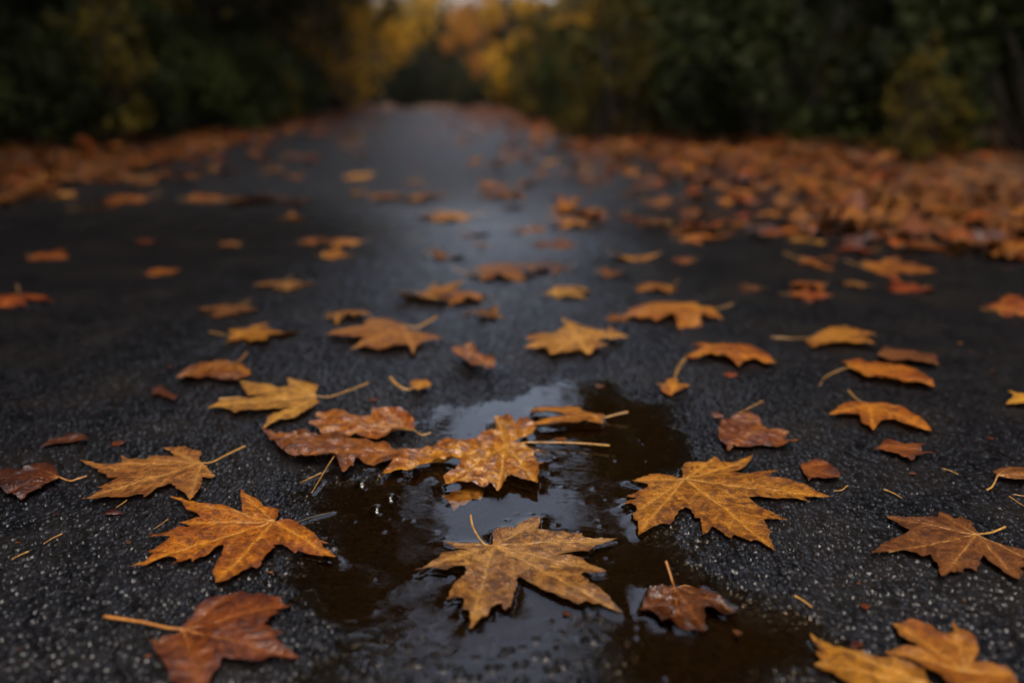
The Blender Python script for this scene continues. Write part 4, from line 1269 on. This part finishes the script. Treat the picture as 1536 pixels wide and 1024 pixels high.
TP = [tree_proto(501, 15, 3.7, 40, 9000, 'deep', .17), tree_proto(502, 17, 4.0, 44, 9500, 'green', .18), tree_proto(503, 14, 3.5, 38, 8500, 'olive', .16)]
YT = tree_proto(504, 8.5, 2.3, 34, 4200, 'yellow', .11, .10)
OT = tree_proto(505, 7.5, 2.0, 30, 5000, 'orange', .11, .10)
BP = [bush_proto(511, 1.7, 1.5, 30, 3800, 'deep', .055), bush_proto(512, 1.5, 1.2, 26, 3400, 'green', .05), bush_proto(513, 1.9, 1.9, 34, 4200, 'deep', .06)]
YB = bush_proto(515, 1.1, 1.7, 30, 620, 'olive', .07)

v = -5.0
k = 0
while v < 36:
    far_ = float(sstep(19, 24, np.array(v)))
    put(TP[k % 3], -(4.8 + 1.6 * far_ + 1.3 * float(sstep(12, 8, np.array(v)))) + random.uniform(-.4, .3), v, random.uniform(0, 6), random.uniform(.92, 1.1),
        'tall dark tree in the wall of trees along the left side of the road', 'tree', 'dark trees left of the road')
    put(TP[(k + 1) % 3], 7.6 + 2.4 * far_ + random.uniform(-.4, .5), v + 1.2, random.uniform(0, 6), random.uniform(.95, 1.12),
        'tall dark tree in the wall of trees along the right side of the road', 'tree', 'dark trees right of the road')
    v += random.uniform(2.7, 3.5)
    k += 1
v = 2.5
while v < 34:
    t_ = max(0, min(1, (v - 4) / 5)) - .45 * max(0, min(1, (v - 14) / 6))
    put(random.choice(BP), -(4.3 - 1.6 * t_) + random.uniform(-.25, .25), v, random.uniform(0, 6), random.uniform(.6, 1.2),
        'dark leafy bush crowding the left verge', 'bush', 'bushes left of the road')
    put(random.choice(BP), (4.3 - 1.6 * t_) + random.uniform(-.25, .25), v + .4, random.uniform(0, 6), random.uniform(.6, 1.2),
        'dark leafy bush crowding the right verge', 'bush', 'bushes right of the road')
    v += random.uniform(.9, 1.3)
# lighter foliage that shows out of the dark
YBL = [(1.8, 8.4, .85, 'olive yellow sapling catching light, right of the road end'), (3.5, 6.8, .6, 'olive sapling at the right standing before dark bushes'),
       (2.9, 4.9, .45, 'small arching yellowish sapling near the right photo edge'), (-2.5, 7.2, .8, 'faint yellowish sapling in the dark left bushes'),
       (-2.5, 13.5, .8, 'olive sapling leaning over the left verge toward the road end'), (1.9, 15.0, 1.1, 'olive sapling at the right verge just before the road end')]
for u_, v_, s_, lab in [(-2.4, 33.5, 1.0, 'dark bush closing the road end on its left'), (-.6, 34.5, 1.1, 'dark bush closing the middle of the road end'),
                        (1.2, 34, 1.0, 'dark bush closing the road end right of the middle'), (2.6, 33, 1.1, 'dark bush closing the road end on its right')]:
    put(BP[0], u_, v_, random.uniform(0, 6), s_, lab, 'bush', 'bushes at the road end')
for u_, v_, s_, lab in YBL:
    put(YB, u_, v_, random.uniform(0, 6), s_, lab, 'sapling', 'saplings along the road')
for u_, v_, s_, lab in [(-2.3, 23.5, .85, 'yellow maple tree at the left of the far road end'), (-1.9, 33.5, .8, 'second yellow maple deeper in the left of the road end'),
                        (3.6, 27, .75, 'yellow maple tree at the right of the far road end'),
                        (.3, 49, 1.0, 'farthest pale yellow maple under the sky glow beyond the road end')]:
    put(YT, u_, v_, random.uniform(0, 6), s_, lab, 'tree', 'autumn maples at the road end')
for u_, v_, s_, lab in [(2.2, 36, .65, 'small orange maple right of the road end')]:
    put(OT, u_, v_, random.uniform(0, 6), s_, lab, 'tree', 'autumn maples at the road end')

for i_, (u_, v_, s_, lab) in enumerate([(-1.0, 46, .33, 'small dark tree beyond the road end, left one of a pair'), (.8, 45, .30, 'small dark tree beyond the road end, right one of a pair')]):
    put(TP[0], u_, v_, 1.0 + i_, s_, lab, 'tree', 'small dark trees beyond the road end')

def build_woods():
    """far mass of trees that reads as one dark wall"""
    rnd = np.random.default_rng(77)
    cent, spr = [], []
    for side in (-1, 1):
        for i in range(420):
            cent.append((side * rnd.uniform(8.5, 14), rnd.uniform(-14, 64), rnd.uniform(0, 16) * rnd.random() ** .3)); spr.append(1.3)
    for i in range(520):
        cent.append((rnd.uniform(-16, 16), rnd.uniform(46, 58), 5.2 * rnd.random() ** .9)); spr.append(1.1)
    for side in (-1, 1):
        for i in range(260):
            cent.append((side * rnd.uniform(8, 13), rnd.uniform(2, 60), rnd.uniform(.2, 5.5))); spr.append(1.3)
    cent = np.array(cent)
    X, Y = road(cent[:, 0], cent[:, 1])
    v, f, t = cards(np.column_stack([X, Y, cent[:, 2]]), .30, 105000, np.array(spr), rnd)
    o = mesh_obj('far_woods', v, f, FOL['deep'], None, False, {'tint': t})
    tag(o, 'far dark wood behind the roadside trees', 'woods', None, 'stuff')
build_woods()

def build_weeds(n):
    """low green weeds on the verges, blades and small leaves"""
    rnd = np.random.default_rng(88)
    side = np.where(rnd.random(n) < .62, 1, -1)
    v_ = 2.0 + 26 * rnd.random(n) ** 1.4
    t_ = np.clip((v_ - 4) / 5, 0, 1)
    u_ = side * (3.45 - .95 * t_ + np.abs(rnd.normal(0, .55, n)))
    ok = fbm(u_ * 1.6, v_ * 1.6, 61, 2) > .42
    u_, v_ = u_[ok], v_[ok]
    X, Y = road(u_, v_)
    Z = verge_z(u_, v_)
    c = np.column_stack([X, Y, Z + .02 + .34 * rnd.random(len(X)) ** 1.6])
    V, f, t = cards(c, .04, len(c) * 3, np.full(len(c), .07), rnd, .9)
    o = mesh_obj('weeds', V, f, FOL['green'], None, False, {'tint': t})
    tag(o, 'low green weeds between the leaf drift and the bushes', 'weeds', None, 'stuff')
build_weeds(7000)

# ------------------------------------------------------------------ damp air that pales the far woods
def build_haze(density):
    t = NT('damp_air')
    vol = t.n('ShaderNodeVolumePrincipled', {'Color': (.88, .94, 1.0, 1), 'Density': density, 'Anisotropy': .2}).outputs[0]
    t.t.links.new(vol, t.out.inputs['Volume'])
    X, Y, z0, z1 = 420, 420, -3, 34
    V = [(-X, -Y, z0), (X, -Y, z0), (X, Y, z0), (-X, Y, z0), (-X, -Y, z1), (X, -Y, z1), (X, Y, z1), (-X, Y, z1)]
    Fc = [(3, 2, 1, 0), (4, 5, 6, 7), (0, 1, 5, 4), (1, 2, 6, 5), (2, 3, 7, 6), (3, 0, 4, 7)]
    o = mesh_obj('haze', V, Fc, t.m, None, False)
    tag(o, 'thin damp air paling the far end of the road', 'haze', None, 'stuff')
build_haze(.00035)

# ------------------------------------------------------------------ sky, sun, camera
SUN_EL, SUN_AZ = R(68), R(180)
w = bpy.data.worlds.new('World')
S.world = w
w.use_nodes = True
nt = w.node_tree
nt.nodes.clear()
out = nt.nodes.new('ShaderNodeOutputWorld')
bg = nt.nodes.new('ShaderNodeBackground')
sky = nt.nodes.new('ShaderNodeTexSky')
sky.sky_type = 'NISHITA'
sky.sun_disc = False
sky.sun_elevation, sky.sun_rotation = SUN_EL, SUN_AZ
sky.air_density, sky.dust_density, sky.ozone_density = 1.0, 7.0, 1.0
hs = nt.nodes.new('ShaderNodeHueSaturation')
hs.inputs['Saturation'].default_value = .75
nt.links.new(sky.outputs[0], hs.inputs['Color'])
nt.links.new(hs.outputs[0], bg.inputs['Color'])
bg.inputs['Strength'].default_value = .15
nt.links.new(bg.outputs[0], out.inputs['Surface'])

sl = bpy.data.lights.new('sun', 'SUN')
sl.energy, sl.angle, sl.color = .5, R(70), (1, .88, .70)
so = bpy.data.objects.new('sun', sl)
COL.objects.link(so)
dv = Vector((math.sin(SUN_AZ) * math.cos(SUN_EL), math.cos(SUN_AZ) * math.cos(SUN_EL), math.sin(SUN_EL)))
so.rotation_euler = dv.to_track_quat('Z', 'Y').to_euler()
so.location = dv * 40

cd = bpy.data.cameras.new('camera')
cam = bpy.data.objects.new('camera', cd)
COL.objects.link(cam)
cam.location = (0, 0, H)
cam.rotation_euler = (math.pi / 2 - PITCH, 0, 0)
cd.sensor_width = 36
cd.lens = F / 1536 * 36
cd.clip_start, cd.clip_end = .02, 1000
cd.dof.use_dof = True
cd.dof.focus_distance = .88
cd.dof.aperture_fstop = 1.7
cd.dof.aperture_blades = 7
S.camera = cam

vs = S.view_settings
vs.view_transform, vs.look, vs.gamma = 'Standard', 'None', 1.0
vs.use_curve_mapping = False
vs.exposure = 1.6
S.cycles.use_denoising = True
try:
    S.cycles.denoiser = 'OPENIMAGEDENOISE'
    S.cycles.denoising_input_passes = 'RGB_ALBEDO_NORMAL'
except Exception:
    pass
S.cycles.max_bounces = 8
S.cycles.transparent_max_bounces = 12
S.cycles.sample_clamp_indirect = 6.0
